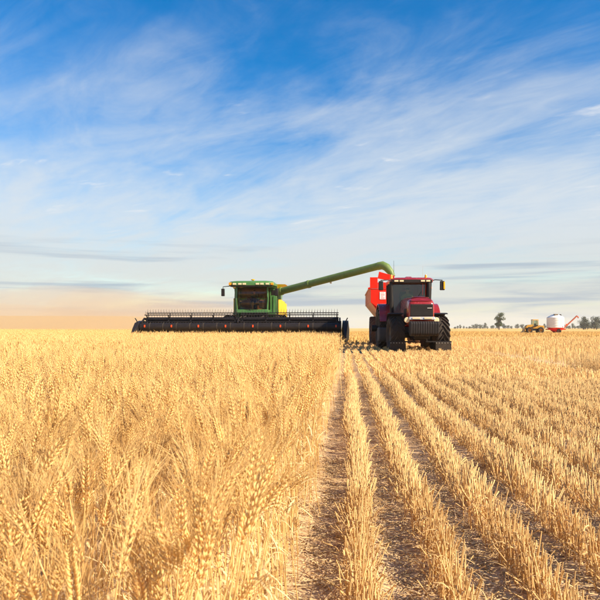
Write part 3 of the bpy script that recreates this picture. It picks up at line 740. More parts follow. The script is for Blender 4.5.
# ------------------------------------------------------------------ tractor (faces -Y)
def make_tractor():
    t = empty('tractor', (2.80, 24.0, 0), R(2.2)); tag(t, 'dark red tractor with black grille facing the camera, pulling the red grain cart', 'tractor')
    MB().box(-0.30, 0.30, -1.15, 3.5, 0.60, 1.05).box(-0.22, 0.22, 3.5, 4.2, 0.55, 0.80).build('chassis', M['black'], t, 0.02)
    MB().tube([(-0.75, 0, 0.74), (0.75, 0, 0.74)], 0.09, 12).box(-0.28, 0.28, -0.16, 0.16, 0.52, 0.80).build('front_axle', M['black'], t, 0.01)
    MB().tube([(-1.55, 2.9, 0.99), (1.55, 2.9, 0.99)], 0.11, 14).tube([(-1.56, 2.9, 0.99), (-1.36, 2.9, 0.99)], 0.15, 14).tube([(1.36, 2.9, 0.99), (1.56, 2.9, 0.99)], 0.15, 14).build('rear_axle', M['black'], t)
    for s in (-1, 1):
        wheel(t, (s * 0.86, 0, 0.74), 0.74, 0.56, 0.38, M['rim'], M['rubber'], 18, 0.05, R(3), s)
        wheel(t, (s * 1.0, 2.9, 0.98), 0.98, 0.66, 0.52, M['rim'], M['rubber'], 20, 0.055, 0, s)
    # bonnet: cross-sections from nose to cab
    def sec(y, hw, z0, z1, crown):
        pts = [(-hw, y, z0), (-hw * 1.01, y, (z0 + z1) / 2), (-hw * 0.99, y, z1 - 0.10), (-hw * 0.90, y, z1 - 0.02), (-hw * 0.62, y, z1 + crown * 0.6), (0, y, z1 + crown), (hw * 0.62, y, z1 + crown * 0.6), (hw * 0.90, y, z1 - 0.02), (hw * 0.99, y, z1 - 0.10), (hw * 1.01, y, (z0 + z1) / 2), (hw, y, z0)]
        return pts
    b = MB(); b.loft([sec(-1.08, 0.42, 1.46, 1.93, 0.05), sec(-1.02, 0.475, 1.38, 2.01, 0.06), sec(-0.85, 0.49, 1.20, 2.08, 0.07), sec(-0.4, 0.49, 1.12, 2.13, 0.07), sec(0.6, 0.47, 1.10, 2.17, 0.07), sec(1.55, 0.46, 1.10, 2.20, 0.07)])
    b.build('bonnet', M['maroon'], t, 0.012)
    # dark inset panels on the sloping nose
    def lens_panel(y0, z0, y1, z1, hw, name):
        vs = []; n = 20
        for i in range(n):
            a = 2 * math.pi * i / n; u = math.copysign(abs(math.cos(a)) ** 0.7, math.cos(a)) * hw; q = 0.5 + 0.5 * math.copysign(abs(math.sin(a)) ** 0.8, math.sin(a)); vs.append((u, y0 + (y1 - y0) * q, z0 + (z1 - z0) * q - 0.10 * (u / 0.49) ** 2 * 0.5))
        p = MB(); p.loft([[(x, y, z) for x, y, z in vs], [(x * 0.97, y - 0.012, z + 0.02) for x, y, z in vs]]); p.build(name, M['deepred'], t)
    lens_panel(-1.075, 2.005, -0.90, 2.135, 0.40, 'bonnet_inset'); lens_panel(-0.82, 2.165, -0.45, 2.205, 0.35, 'bonnet_inset')
    g = MB(); g.box(-0.43, 0.43, -1.12, -1.04, 1.44, 1.90, top=(-0.42, 0.42, -1.11, -1.02)); gr = g.build('grille', M['black'], t, 0.01)
    for k in range(9):
        z = 1.485 + k * 0.046; MB().box(-0.41, 0.41, -1.134, -1.118, z, z + 0.012).build('slat', M['trim'], gr)
    MB().box(0.20, 0.37, -1.146, -1.136, 1.735, 1.765).build('badge', M['silver'], gr, 0.003)
    lb = MB(); lb.box(-0.50, 0.50, -1.20, -1.0, 1.31, 1.425, top=(-0.48, 0.48, -1.16, -1.0)); bar = lb.build('light_bar', M['silver'], t, 0.02)
    for s in (-1, 1):
        MB().box(s * 0.22 - 0.15, s * 0.22 + 0.15, -1.215, -1.19, 1.335, 1.40).build('headlight', M['lens'], bar, 0.006)
        lp = MB(); lp.lathe([(0.0, 0.0), (0.0, 0.085), (0.02, 0.105), (0.07, 0.095), (0.10, 0.05), (0.10, 0.0)], (0, 0, 0), 'Y', 20); lm = lp.build('work_lamp', M['lens'], t, loc=(s * 0.56, -1.13 if s < 0 else -1.05, 1.30))
        MB().tube([(0, 0.08, 0), (-s * 0.12, 0.2, -0.02)], 0.018, 8).build('bracket', M['black'], lm)
        # side vents and panels of the bonnet
        for k in range(5):
            MB().box(s * 0.489 - 0.012, s * 0.489 + 0.012, -0.55 + k * 0.16, -0.46 + k * 0.16, 1.35, 1.75).build('side_vent', M['black'], t, 0.003)
    fw = MB(); fw.box(-0.50, 0.50, -1.45, -1.15, 0.78, 1.20); fw.build('weight_bracket', M['black'], t, 0.02)
    for k in range(12):
        x = -0.52 + k * 0.0875; w = MB(); w.prism([(-1.80, 0.80), (-1.74, 0.72), (-1.52, 0.70), (-1.46, 0.78), (-1.46, 1.20), (-1.56, 1.25), (-1.74, 1.24), (-1.80, 1.16)], 'X', x, x + 0.078); w.build('front_weight', M['steel'], t, 0.008)
    for s in (-1, 1):
        f = MB(); prof = []
        outer = [(0.86 * math.cos(R(a)), 0.74 + 0.86 * math.sin(R(a))) for a in range(28, 116, 8)]
        inner = [(0.835 * math.cos(R(a)), 0.74 + 0.835 * math.sin(R(a))) for a in range(108, 27, -8)]
        f.prism(outer + inner, 'X', s * 0.86 - 0.29, s * 0.86 + 0.29); f.build('front_fender', M['black'], t, 0.006)
        # dark flat sheet with a bolt row, ahead of the front wheel
        fl = MB(); fl.box(s * 0.86 - 0.30, s * 0.86 + 0.30, -0.86, -0.83, 0.08, 0.46); fg = fl.build('dark_sheet', M['rubber'], t, 0.008)
        MB().beam((s * 0.20, -0.82, 0.48), (s * 1.17, -0.82, 0.48), 0.05, 0.05).build('sheet_bar', M['black'], fg)
        for k in range(6): MB().lathe([(0, 0), (0, 0.014), (0.012, 0.014), (0.012, 0)], (s * 0.86 - 0.27 + k * 0.108, -0.872, 0.43), 'Y', 8).build('bolt', M['silver'], fg)
        MB().beam((s * 0.25, -0.82, 0.48), (s * 0.25, -0.4, 0.75), 0.05, 0.05).build('sheet_arm', M['black'], t)
        # rear fender
        o_ = [(2.9 + 1.10 * math.cos(R(a)), 0.98 + 1.10 * math.sin(R(a))) for a in range(20, 166, 9)]; i_ = [(2.9 + 1.06 * math.cos(R(a)), 0.98 + 1.06 * math.sin(R(a))) for a in range(164, 19, -9)]
        MB().prism(o_ + i_, 'X', s * 1.0 - 0.30, s * 1.0 + 0.30).build('rear_fender', M['maroon'], t, 0.01)
        # fuel tank and steps
        MB().prism([(0.95, 0.45), (0.90, 0.62), (0.98, 1.02), (1.75, 1.02), (1.85, 0.8), (1.80, 0.42)], 'X', s * 1.0 if s > 0 else -1.42, 1.42 if s > 0 else -1.0).build('fuel_tank', M['trim'], t, 0.05)
        for k in range(3): MB().box(s * 1.02 - 0.2, s * 1.02 + 0.2, 1.82, 2.0, 0.5 + k * 0.3, 0.53 + k * 0.3).build('step', M['black'], t)
    # cab
    ca = MB(); ca.prism([(1.60, 1.15), (1.56, 1.52), (3.45, 1.52), (3.45, 1.15)], 'X', -0.80, 0.80); ca.build('cab_floor', M['black'], t, 0.02)
    P0 = {('f', -1): ((-0.76, 1.58, 1.5), (-0.83, 1.66, 2.93)), ('f', 1): ((0.76, 1.58, 1.5), (0.70, 1.66, 2.93)), ('r', -1): ((-0.80, 3.42, 1.5), (-0.83, 3.30, 2.93)), ('r', 1): ((0.80, 3.42, 1.5), (0.83, 3.30, 2.93)), ('m', -1): ((-0.80, 2.6, 1.5), (-0.84, 2.55, 2.93)), ('m', 1): ((0.80, 2.6, 1.5), (0.84, 2.55, 2.93))}
    P0[('f', 1)] = ((0.76, 1.58, 1.5), (0.82, 1.66, 2.93))
    for (k, s), (a_, b_) in P0.items(): MB().beam(a_, b_, 0.085, 0.10, (0, 1, 0)).build('cab_pillar', M['black'], t, 0.015)
    def pane(name, pts, parent=t, mat=M['glass']):
        c = [Vector(p) for p in pts]; nrm = (c[1] - c[0]).cross(c[3] - c[0]).normalized() * 0.006
        q = MB(); q.loft([[p - nrm for p in c], [p + nrm for p in c]]); return q.build(name, mat, parent, smooth=0)
    fpane = pane('windscreen', [(-0.72, 1.59, 1.52), (0.72, 1.59, 1.52), (0.77, 1.66, 2.92), (-0.78, 1.66, 2.92)])
    MB().beam((0.05, 1.56, 1.9), (0.42, 1.60, 2.55), 0.02, 0.015).build('wiper', M['black'], fpane)
    pane('rear_window', [(-0.74, 3.40, 1.55), (0.74, 3.40, 1.55), (0.76, 3.30, 2.92), (-0.76, 3.30, 2.92)], mat=M['darkglass'])
    for s in (-1, 1):
        pane('side_window', [(s * 0.78, 1.66, 1.52), (s * 0.80, 2.55, 1.52), (s * 0.835, 2.52, 2.92), (s * 0.825, 1.70, 2.92)])
        pane('side_window', [(s * 0.80, 2.65, 1.7), (s * 0.80, 3.38, 1.7), (s * 0.835, 3.28, 2.92), (s * 0.835, 2.60, 2.92)])
    rf = MB(); rf.loft([[(x * k, 1.45 + (y - 1.45) * kk + oy, z) for x, y in ((-0.88, 1.45), (-0.80, 1.36), (0.80, 1.36), (0.88, 1.45), (0.90, 3.40), (0.84, 3.50), (-0.84, 3.50), (-0.90, 3.40))] for z, k, kk, oy in ((2.90, 0.97, 1, 0.02), (2.94, 1.0, 1, 0), (3.04, 1.0, 1, 0), (3.10, 0.93, 0.95, 0.06), (3.13, 0.7, 0.8, 0.2))])
    ro = rf.build('cab_roof', M['maroon'], t, 0.01)
    MB().box(-0.84, 0.84, 1.34, 1.48, 2.885, 3.03).build('visor', M['black'], ro, 0.02)
    MB().box(-0.22, 0.10, 1.9, 2.5, 3.12, 3.20, top=(-0.18, 0.06, 1.98, 2.4)).build('roof_hatch', M['maroon'], ro, 0.02)
    for x in (-0.66, -0.44, 0.44, 0.66): MB().box(x - 0.085, x + 0.085, 1.315, 1.35, 2.93, 3.0).build('roof_light', M['lens'], ro, 0.01)
    for x in (-0.84, 0.60):
        bc = MB(); bc.lathe([(0, 0.06), (0.03, 0.065), (0.05, 0.055), (0.15, 0.05), (0.19, 0.035), (0.20, 0.0)], (x, 1.55, 3.05), 'Z', 16, mi=0); bc.tube([(x, 1.55, 2.98), (x, 1.55, 3.06)], 0.03, 10, mi=1); bc.build('beacon', [M['amber'], M['black']], t)
    MB().tube([(-0.70, 1.9, 3.05), (-0.70, 1.9, 3.88)], [0.010, 0.006], 6).build('aerial', M['black'], t); MB().tube([(0.55, 2.0, 3.05), (0.55, 2.0, 3.66)], [0.007, 0.004], 6).build('aerial', M['silver'], t)
    MB().tube([(0.70, 1.42, 1.9), (0.70, 1.42, 2.1), (0.71, 1.42, 2.9), (0.74, 1.44, 2.98)], [0.05, 0.085, 0.085, 0.07], 14).build('exhaust', M['black'], t)
    MB().tube([(-0.84, 1.50, 1.3), (-0.86, 1.48, 2.96)], 0.07, 12).build('air_intake', M['black'], t)
    for s, xe in ((-1, -1.29), (1, 1.26)):
        ar = MB(); ar.tube([(s * 0.80, 1.55, 2.98), (s * 0.98, 1.48, 3.02), (xe, 1.45, 3.0)], 0.018, 8).tube([(xe, 1.45, 3.02), (xe, 1.45, 2.60)], 0.016, 8); am = ar.build('mirror_arm', M['black'], t)
        MB().box(xe - 0.10, xe + 0.10, 1.38, 1.46, 2.58, 2.97, top=(xe - 0.095, xe + 0.10, 1.40, 1.46)).build('mirror', M['black'], am, 0.025)
        if s > 0: MB().box(xe + s * 0.075 - 0.035, xe + s * 0.075 + 0.035, 1.36, 1.475, 2.62, 2.93).build('mirror_lit_side', M['yellow'], am, 0.01)  # sunlit right side of the mirror, painted as a yellow strip
    # seat and wheel
    MB().box(-0.27, 0.27, 2.55, 3.05, 1.78, 1.92).box(-0.25, 0.25, 3.0, 3.14, 1.92, 2.62).box(-0.15, 0.15, 2.6, 2.95, 1.52, 1.78).build('seat', M['seat'], t, 0.04)
    sw = MB(); sw.tube([(0.2 * math.cos(a), 2.18 + 0.12 * math.sin(a), 2.20 + 0.16 * math.sin(a)) for a in np.linspace(0, 2 * math.pi, 22)], 0.016, 8, cap=False).tube([(0, 2.18, 2.2), (0, 2.0, 1.52)], 0.04, 8).beam((-0.19, 2.18, 2.2), (0.19, 2.18, 2.2), 0.03, 0.02); sw.build('steering_wheel', M['trim'], t)
    MB().box(0.42, 0.62, 2.0, 2.9, 1.7, 2.05).box(0.45, 0.66, 1.9, 1.95, 2.1, 2.4).build('console', M['trim'], t, 0.03)
    MB().tube([(0, 3.9, 0.55), (0, 4.9, 0.55)], 0.06, 8).build('drawbar', M['black'], t)
make_tractor()
seated_person((2.69, 26.78, 1.92), R(2.2), M['shirt'], 'person in an olive yellow shirt sitting at the wheel of the red tractor', M['trousers'])

# ------------------------------------------------------------------ grain cart behind the tractor
def make_cart():
    t = empty('grain_cart', (2.68, 33.2, 0)); tag(t, 'bright red grain cart towed behind the tractor under the unloading auger', 'grain cart')
    W, F, Bk = 1.47, -3.2, 3.4
    def ring(x, y0, y1, z): return [(-x, y0, z), (x, y0, z), (x, y1, z), (-x, y1, z)]
    # front wall, rear wall, side walls and sloping floor panels, each of its own plate
    th = 0.04
    fw = MB(); fw.prism([(-W, 2.95), (-W, 2.28), (-0.50, 1.55), (0.50, 1.55), (W, 2.28), (W, 2.95)], 'Y', F, F + th); front = fw.build('front_wall', M['red'], t, 0.006)
    MB().prism([(-W, 2.95), (-W, 2.28), (-0.50, 1.10), (0.50, 1.10), (W, 2.28), (W, 2.95)], 'Y', Bk - th, Bk).build('rear_wall', M['red'], t, 0.006)
    for s in (-1, 1):
        sw = MB(); sw.box(min(s * W, s * (W - th)), max(s * W, s * (W - th)), F + th + 0.003, Bk - th - 0.003, 2.28, 2.95); side = sw.build('side_wall', M['lit_red'], t, 0.006)
        for k in range(6):
            y = F + 0.45 + k * 1.14; MB().box(min(s * (W + 0.002), s * (W + 0.06)), max(s * (W + 0.002), s * (W + 0.06)), y - 0.04, y + 0.04, 2.30, 2.93).build('rib', M['lit_red'], side, 0.006)
        MB().box(min(s * (W - 0.03), s * (W + 0.08)), max(s * (W - 0.03), s * (W + 0.08)), F + 0.05, Bk - 0.05, 2.952, 3.03).build('top_rail', M['lit_red'], side, 0.008)
        sl = MB(); sl.add([(s * W, F + th + .003, 2.277), (s * W, Bk - th - .003, 2.277), (s * 0.46, Bk - 0.8, 1.0), (s * 0.46, F + 0.9, 1.0), (s * (W - 0.05), F + th + .003, 2.277), (s * (W - 0.05), Bk - th - .003, 2.277), (s * 0.41, Bk - 0.8, 1.0), (s * 0.41, F + 0.9, 1.0)], [(0, 1, 2, 3), (7, 6, 5, 4), (0, 4, 5, 1), (1, 5, 6, 2), (2, 6, 7, 3), (3, 7, 4, 0)]); sl.build('sloping_floor', M['lit_red'], t)
    ft = MB(); ft.add([(-W + .03, F + th, 2.277), (W - .03, F + th, 2.277), (0.42, F + 0.9, 1.0), (-0.42, F + 0.9, 1.0)], [(0, 1, 2, 3)]); ft.add([(-W + .03, F + th + .04, 2.277), (W - .03, F + th + .04, 2.277), (0.42, F + 0.94, 1.0), (-0.42, F + 0.94, 1.0)], [(3, 2, 1, 0)]); ft.build('sloping_floor', M['red'], t)
    MB().box(-0.47, 0.47, F + 0.85, Bk - 0.75, 0.92, 1.0).build('trough', M['lit_red'], t, 0.01)
    # extension boards above the front wall, with the gap under the folded flap
    MB().box(-W - 0.03, -1.12, F - 0.03, F + 0.03, 2.955, 3.52).build('extension_board', M['red'], t, 0.006)
    MB().box(-1.115, W, F - 0.03, F + 0.03, 2.955, 3.26).build('extension_board', M['red'], t, 0.006)
    MB().add([(-1.12, F - 0.02, 3.46), (-0.30, F - 0.02, 3.30), (-0.30, F - 0.02, 3.58), (-1.05, F - 0.02, 3.80), (-1.12, F + 0.04, 3.46), (-0.30, F + 0.04, 3.30), (-0.30, F + 0.04, 3.58), (-1.05, F + 0.04, 3.80)], [(0, 1, 2, 3), (7, 6, 5, 4), (0, 4, 5, 1), (1, 5, 6, 2), (2, 6, 7, 3), (3, 7, 4, 0)]).build('folded_flap', M['red'], t, 0.01)
    for x in (-0.55, 0.05, 0.65): MB().box(x - 0.035, x + 0.035, F - 0.045, F - 0.003, 2.0, 2.94).build('front_rib', M['red'], front, 0.006)
    MB().tube([(-1.49, F, 2.97), (-1.60, F, 2.97)], 0.04, 8).build('rope_hook', M['red'], t)
    pl = MB(); pl.box(-1.02, -0.73, F - 0.018, F - 0.004, 2.42, 2.79); pp = pl.build('sign_plate', M['white'], front, 0.003)
    for z0, z1, xa, xb in ((2.72, 2.75, -0.98, -0.80), (2.62, 2.67, -0.97, -0.78), (2.55, 2.58, -0.97, -0.84), (2.46, 2.51, -0.97, -0.78)): MB().box(xa, xb, F - 0.0215, F - 0.0185, z0, z1).build('print_line', M['print'], front)
    gs = MB()
    # grain surface
    n = 14; vs = []; fs = []
    for i in range(n + 1):
        for j in range(n + 1):
            x = -W + 0.06 + (2 * W - 0.12) * i / n; y = F + 0.1 + (Bk - F - 0.2) * j / n; vs.append((x, y, 2.70 + 0.35 * math.exp(-(x + 0.3) ** 2 * 0.9 - (y - 2.6) ** 2 * 0.25)))
    for i in range(n):
        for j in range(n): fs.append((i * (n + 1) + j, (i + 1) * (n + 1) + j, (i + 1) * (n + 1) + j + 1, i * (n + 1) + j + 1))
    gs.add(vs, fs); go = gs.build('grain', M['grain'], t, smooth=180); go['kind'] = 'stuff'
    for s in (-1, 1): wheel(t, (s * 1.06, 0.3, 0.82), 0.82, 0.66, 0.36, M['rim'], M['dusty_rubber'], 22, 0.03, 0, s)
    MB().tube([(-1.0, 0.3, 0.82), (1.0, 0.3, 0.82)], 0.09, 10).build('axle', M['red'], t)
    ch = MB(); ch.box(-0.62, -0.47, -2.6, 2.6, 0.90, 1.10).box(0.47, 0.62, -2.6, 2.6, 0.90, 1.10).box(-0.47, 0.47, -2.75, -2.55, 0.90, 1.10); ch.build('chassis', M['red'], t, 0.01)
    MB().beam((-0.5, -2.6, 0.95), (0, -4.5, 0.60), 0.12, 0.16).beam((0.5, -2.6, 0.95), (0, -4.5, 0.60), 0.12, 0.16).build('drawbar', M['red'], t, 0.01)
    for x in (-1.1, 1.1): MB().beam((x, F + 0.1, 2.0), (x * 0.5, F + 0.75, 1.0), 0.07, 0.07).build('strut', M['red'], t)
    MB().box(-0.02, 0.06, F - 0.07, F - 0.035, 3.0, 3.18).build('marker_lamp', M['amber'], t, 0.01)
make_cart()

# ------------------------------------------------------------------ combine harvester (faces -Y)
def make_combine():
    t = empty('combine_harvester', (-6.0, 38.0, 0)); tag(t, 'green and yellow combine harvester cutting wheat with a wide black header', 'harvester')
    # body
    MB().box(-1.40, 1.38, 1.7, 7.9, 1.15, 3.0, top=(-1.40, 1.38, 1.7, 7.6)).build('body', M['green'], t, 0.04)
    for s in (-1, 1):
        for k, (y0, y1, zt) in enumerate(((1.80, 3.0, 3.02), (3.20, 4.5, 3.0), (4.72, 6.0, 2.96), (6.22, 7.45, 2.86))):
            xa, xb = (1.40, 1.52) if s > 0 else (-1.54, -1.42); MB().box(xa, xb, y0, y1, 1.72, zt - 0.02, top=(xa, xb - 0.03 if s > 0 else xb, y0, y1)).build('side_panel', M['yellow'], t, 0.03)
        MB().box(*((1.40, 1.47) if s > 0 else (-1.49, -1.42)), 1.75, 7.4, 1.2, 1.69).build('lower_panel', M['green'], t, 0.02)
    tk = MB(); tk.box(-1.42, 1.40, 1.72, 5.0, 3.0, 3.62, top=(-1.46, 1.44, 1.68, 5.2)); tank = tk.build('grain_tank', M['green'], t, 0.02)
    MB().add([(-1.50, 1.66, 3.625), (1.48, 1.66, 3.625), (1.48, 5.2, 3.625), (-1.50, 5.2, 3.625), (-1.68, 1.55, 3.93), (1.98, 1.55, 3.90), (1.98, 5.4, 3.90), (-1.68, 5.4, 3.93)], [(3, 2, 1, 0), (0, 1, 5, 4), (1, 2, 6, 5), (2, 3, 7, 6), (3, 0, 4, 7)]).build('tank_extension', M['yellow'], tank)
    MB().box(-1.1, 1.1, 5.3, 7.4, 3.0, 3.45, top=(-1.0, 1.0, 5.4, 7.2)).build('engine_hood', M['green'], t, 0.05)
    MB().box(-0.9, 0.9, 7.7, 8.5, 0.9, 1.9, top=(-1.0, 1.0, 7.6, 8.1)).build('straw_chopper', M['black'], t, 0.03)
    # wall beside the cab: green fronts left and right of the glass
    for x0, x1 in ((-1.42, -1.0), (0.98, 1.42)):
        MB().prism([(x0, 2.02), (x1, 2.02), (x1, 3.62), (x0 + (0.06 if x0 < 0 else 0), 3.62)], 'Y', 1.30, 1.70).build('front_panel', M['green'], t, 0.02)
    MB().box(1.10, 1.34, 1.27, 1.31, 3.18, 3.50).build('inspection_window', M['black'], t, 0.01)
    for k in range(2): MB().box(1.02 + k * 0.2, 1.05 + k * 0.2, 1.25, 1.30, 2.05, 3.1).build('front_rib', M['green'], t)
    # cab
    cb = MB(); cb.prism([(-0.98, 1.96), (0.98, 1.96), (1.02, 2.18), (-1.02, 2.18)], 'Y', -0.12, 1.7); cb.build('cab_base', M['green'], t, 0.03)
    MB().box(-1.42, 1.42, 0.9, 1.7, 1.90, 2.02).build('platform', M['green'], t, 0.01)
    def arc(z, rx, y0, bow, n=11): return [(-rx + 2 * rx * i / (n - 1), y0 - bow * (1 - ((i - (n - 1) / 2) / ((n - 1) / 2)) ** 2), z) for i in range(n)]
    gl = MB(); A0, A1, A2 = arc(2.19, 0.93, 0.06, 0.24), arc(2.9, 0.97, -0.02, 0.26), arc(3.62, 0.95, 0.08, 0.22); n = len(A0)
    for A_, B2 in ((A0, A1), (A1, A2)): gl.add(A_ + B2, [(i, i + 1, n + i + 1, n + i) for i in range(n - 1)])
    wsn = gl.build('windscreen', M['brownglass'], t, smooth=180); sm = wsn.modifiers.new('thick', 'SOLIDIFY'); sm.thickness = 0.01
    MB().beam((0.1, -0.21, 2.25), (-0.35, -0.25, 3.0), 0.02, 0.02).build('wiper', M['black'], wsn)
    for s in (-1, 1):
        MB().tube([(s * 0.97, 0.08, 2.15), (s * 1.01, 0.02, 2.9), (s * 0.98, 0.10, 3.64)], 0.055, 8).build('cab_pillar', M['green'], t)
        MB().tube([(s * 0.99, 1.5, 2.15), (s * 1.0, 1.5, 3.64)], 0.05, 8).build('cab_pillar', M['green'], t)
        q = MB(); q.add([(s * 0.975, 0.12, 2.19), (s * 0.985, 1.46, 2.19), (s * 0.99, 1.46, 3.62), (s * 0.985, 0.14, 3.62)], [(0, 1, 2, 3)]); so_ = q.build('side_window', M['brownglass'], t, smooth=0); sm = so_.modifiers.new('thick', 'SOLIDIFY'); sm.thickness = 0.01
    MB().box(-0.95, 0.95, 1.52, 1.66, 2.19, 3.62).build('cab_rear_wall', M['tan'], t)
    rf = MB(); rf.loft([[(x * k + ox, y * 1.0 + oy, z) for x, y in ((-1.42, -0.25), (-1.15, -0.48), (1.15, -0.48), (1.42, -0.25), (1.42, 1.6), (-1.42, 1.6))] for z, k, ox, oy in ((3.63, 0.93, 0.0, 0.08), (3.70, 1.02, 0.0, 0.0), (3.88, 1.02, 0, 0.0), (3.96, 0.95, 0, 0.06), (3.985, 0.8, 0, 0.12))])
    ro = rf.build('cab_roof', M['green'], t, 0.015)
    MB().box(-1.30, 1.30, -0.46, -0.40, 3.60, 3.72, top=(-1.36, 1.36, -0.475, -0.40)).build('visor', M['black'], ro, 0.01)
    for x in (-1.05, -0.7, -0.42, 0.42, 0.7, 1.05): MB().box(x - 0.11, x + 0.11, -0.51, -0.47, 3.73, 3.84).build('roof_light', M['lens'], ro, 0.01)
    MB().box(-1.42, -1.25, -0.46, -0.30, 3.72, 3.88).build('amber_light', M['amber'], ro, 0.015); MB().box(1.25, 1.42, -0.46, -0.30, 3.72, 3.86).build('amber_light', M['amber'], ro, 0.015)
    MB().tube([(0.0, 0.4, 3.97), (0.0, 0.4, 4.08)], 0.04, 10).lathe([(0, 0.12), (0.04, 0.13), (0.07, 0.08), (0.08, 0)], (0, 0.4, 4.08), 'Z', 14).build('receiver_dome', M['yellow'], ro)
    for s, xe in ((-1, -1.80), (1, 1.62)):
        am = MB().tube([(s * 1.30, 0.0, 3.70), (xe, -0.35, 3.62), (xe, -0.35, 3.20)], 0.025, 8).build('mirror_arm', M['black'], t); MB().box(xe - 0.11, xe + 0.11, -0.42, -0.33, 3.02, 3.50).build('mirror', M['black'], am, 0.03)
    # interior
    MB().box(-0.28, 0.28, 0.75, 1.25, 2.48, 2.62).box(-0.27, 0.27, 1.2, 1.34, 2.62, 3.3).box(-0.18, 0.18, 0.8, 1.2, 2.18, 2.48).build('seat', M['seat'], t, 0.04)
    sw = MB(); sw.tube([(0.19 * math.cos(a), 0.38 + 0.12 * math.sin(a), 2.88 + 0.15 * math.sin(a)) for a in np.linspace(0, 2 * math.pi, 22)], 0.016, 8, cap=False).tube([(0, 0.38, 2.88), (0, 0.15, 2.18)], 0.05, 8).beam((-0.18, 0.38, 2.88), (0.18, 0.38, 2.88), 0.03, 0.02); sw.build('steering_wheel', M['trim'], t)
    MB().box(0.38, 0.62, 0.4, 1.2, 2.3, 2.75).box(0.5, 0.8, 0.3, 0.34, 2.8, 3.1).build('console', M['trim'], t, 0.03)
    # wheels, axle, feeder house
    for s in (-1, 1):
        wheel(t, (s * 1.72, 1.4, 0.92), 0.92, 0.72, 0.46, M['yrim'], M['rubber'], 18, 0.055, 0, s); wheel(t, (s * 1.45, 6.3, 0.62), 0.62, 0.46, 0.30, M['yrim'], M['rubber'], 16, 0.04, 0, s)
    MB().tube([(-1.6, 1.4, 0.92), (1.6, 1.4, 0.92)], 0.16, 12).build('axle', M['black'], t); MB().tube([(-1.4, 6.3, 0.62), (1.4, 6.3, 0.62)], 0.10, 12).build('axle', M['black'], t)
    MB().box(-0.85, 0.85, 0.7, 2.2, 1.0, 1.90).build('chassis', M['black'], t, 0.02)
    fh = MB(); fh.loft([[(-0.75, -1.9, 0.55), (0.75, -1.9, 0.55), (0.75, -1.9, 1.25), (-0.75, -1.9, 1.25)], [(-0.70, 0.9, 1.15), (0.70, 0.9, 1.15), (0.70, 0.9, 1.93), (-0.70, 0.9, 1.93)]]); fh.build('feeder_house', M['black'], t, 0.03)
    ld = MB()
    for x in (1.55, 2.0): ld.beam((x, 0.9, 0.5), (x, 1.15, 1.95), 0.04, 0.06)
    lo = ld.build('ladder_rail', M['black'], t)
    for k in range(5): MB().box(1.57, 1.98, 0.90 + k * 0.05, 1.05 + k * 0.05, 0.62 + k * 0.29, 0.65 + k * 0.29).build('rung', M['black'], lo)
    hr = MB().tube([(1.5, 0.3, 2.0), (1.5, 0.3, 2.95), (1.5, 1.25, 2.95), (1.5, 1.25, 2.0)], 0.02, 8).build('handrail', M['green'], t)
    # unloading auger reaching over the grain cart
    a0, a1 = Vector((1.52, 1.7, 3.40)), Vector((7.95, -1.75, 4.72))
    dn = (a1 - a0).normalized()
    MB().tube([a0 - Vector((0.1, 0, 0.5)), a0 - Vector((0.08, 0, 0.1)), a0 + dn * 0.25], 0.27, 18).build('auger_elbow', M['auger'], t)
    au = MB().tube([a0, a0 + dn * 2.4], 0.235, 20).tube([a0 + dn * 2.405, a1], 0.225, 20).build('unloading_auger', M['auger'], t)
    MB().tube([a0 + dn * 2.33, a0 + dn * 2.47], 0.26, 20).build('flange', M['auger'], au); MB().tube([a0 + dn * 0.2, a0 + dn * 0.3], 0.27, 20).build('flange', M['auger'], au)
    sp = MB().tube([a1 - dn * 0.05, a1 + dn * 0.25 + Vector((0, 0, -0.02)), a1 + dn * 0.52 + Vector((0, 0, -0.20)), a1 + dn * 0.78 + Vector((0, 0, -0.55)), a1 + dn * 0.93 + Vector((0, 0, -0.85))], [0.24, 0.25, 0.24, 0.20, 0.15], 18).build('spout', M['auger'], au)
    MB().beam(a0 + dn * 4.0 + Vector((0, 0, -0.24)), a0 + dn * 4.1 + Vector((0, 0, -0.30)), 0.06, 0.10).build('work_lamp', M['lens'], au)
    # header
    HX0, HX1, HY = -6.40, 5.96, -2.9
    hb = MB(); hb.box(HX0 + 0.3, HX1 - 0.25, HY + 0.75, HY + 0.95, 0.42, 1.30); hd = hb.build('header', M['steel'], t, 0.03)
    MB().box(HX0 + 0.3, HX1 - 0.25, HY + 0.70, HY + 0.99, 1.305, 1.43).build('top_beam', M['steel'], hd, 0.03)
    MB().add([(HX0 + .3, HY - 0.55, 0.30), (HX1 - .25, HY - 0.55, 0.30), (HX1 - .25, HY + 0.745, 0.45), (HX0 + .3, HY + 0.745, 0.45), (HX0 + .3, HY - 0.55, 0.24), (HX1 - .25, HY - 0.55, 0.24), (HX1 - .25, HY + 0.745, 0.38), (HX0 + .3, HY + 0.745, 0.38)], [(0, 1, 2, 3), (7, 6, 5, 4), (0, 4, 5, 1), (1, 5, 6, 2), (2, 6, 7, 3), (3, 7, 4, 0)]).build('draper_deck', M['rubber'], hd)
    kn = MB(); x = HX0 + 0.32
    while x < HX1 - 0.3:
        kn.add([(x, HY - 0.553, 0.25), (x + 0.07, HY - 0.553, 0.25), (x + 0.035, HY - 0.70, 0.255), (x, HY - 0.553, 0.28), (x + 0.07, HY - 0.553, 0.28), (x + 0.035, HY - 0.70, 0.27)], [(0, 2, 1), (3, 4, 5), (0, 3, 5, 2), (1, 2, 5, 4), (0, 1, 4, 3)]); x += 0.0762
    k_ = kn.build('cutter_bar', M['steel'], hd, smooth=0); k_['kind'] = 'stuff'
    # reel: two sections on three arms; six bats round each tube
    rc = (HY + 0.05, 1.50); rr_ = 0.40
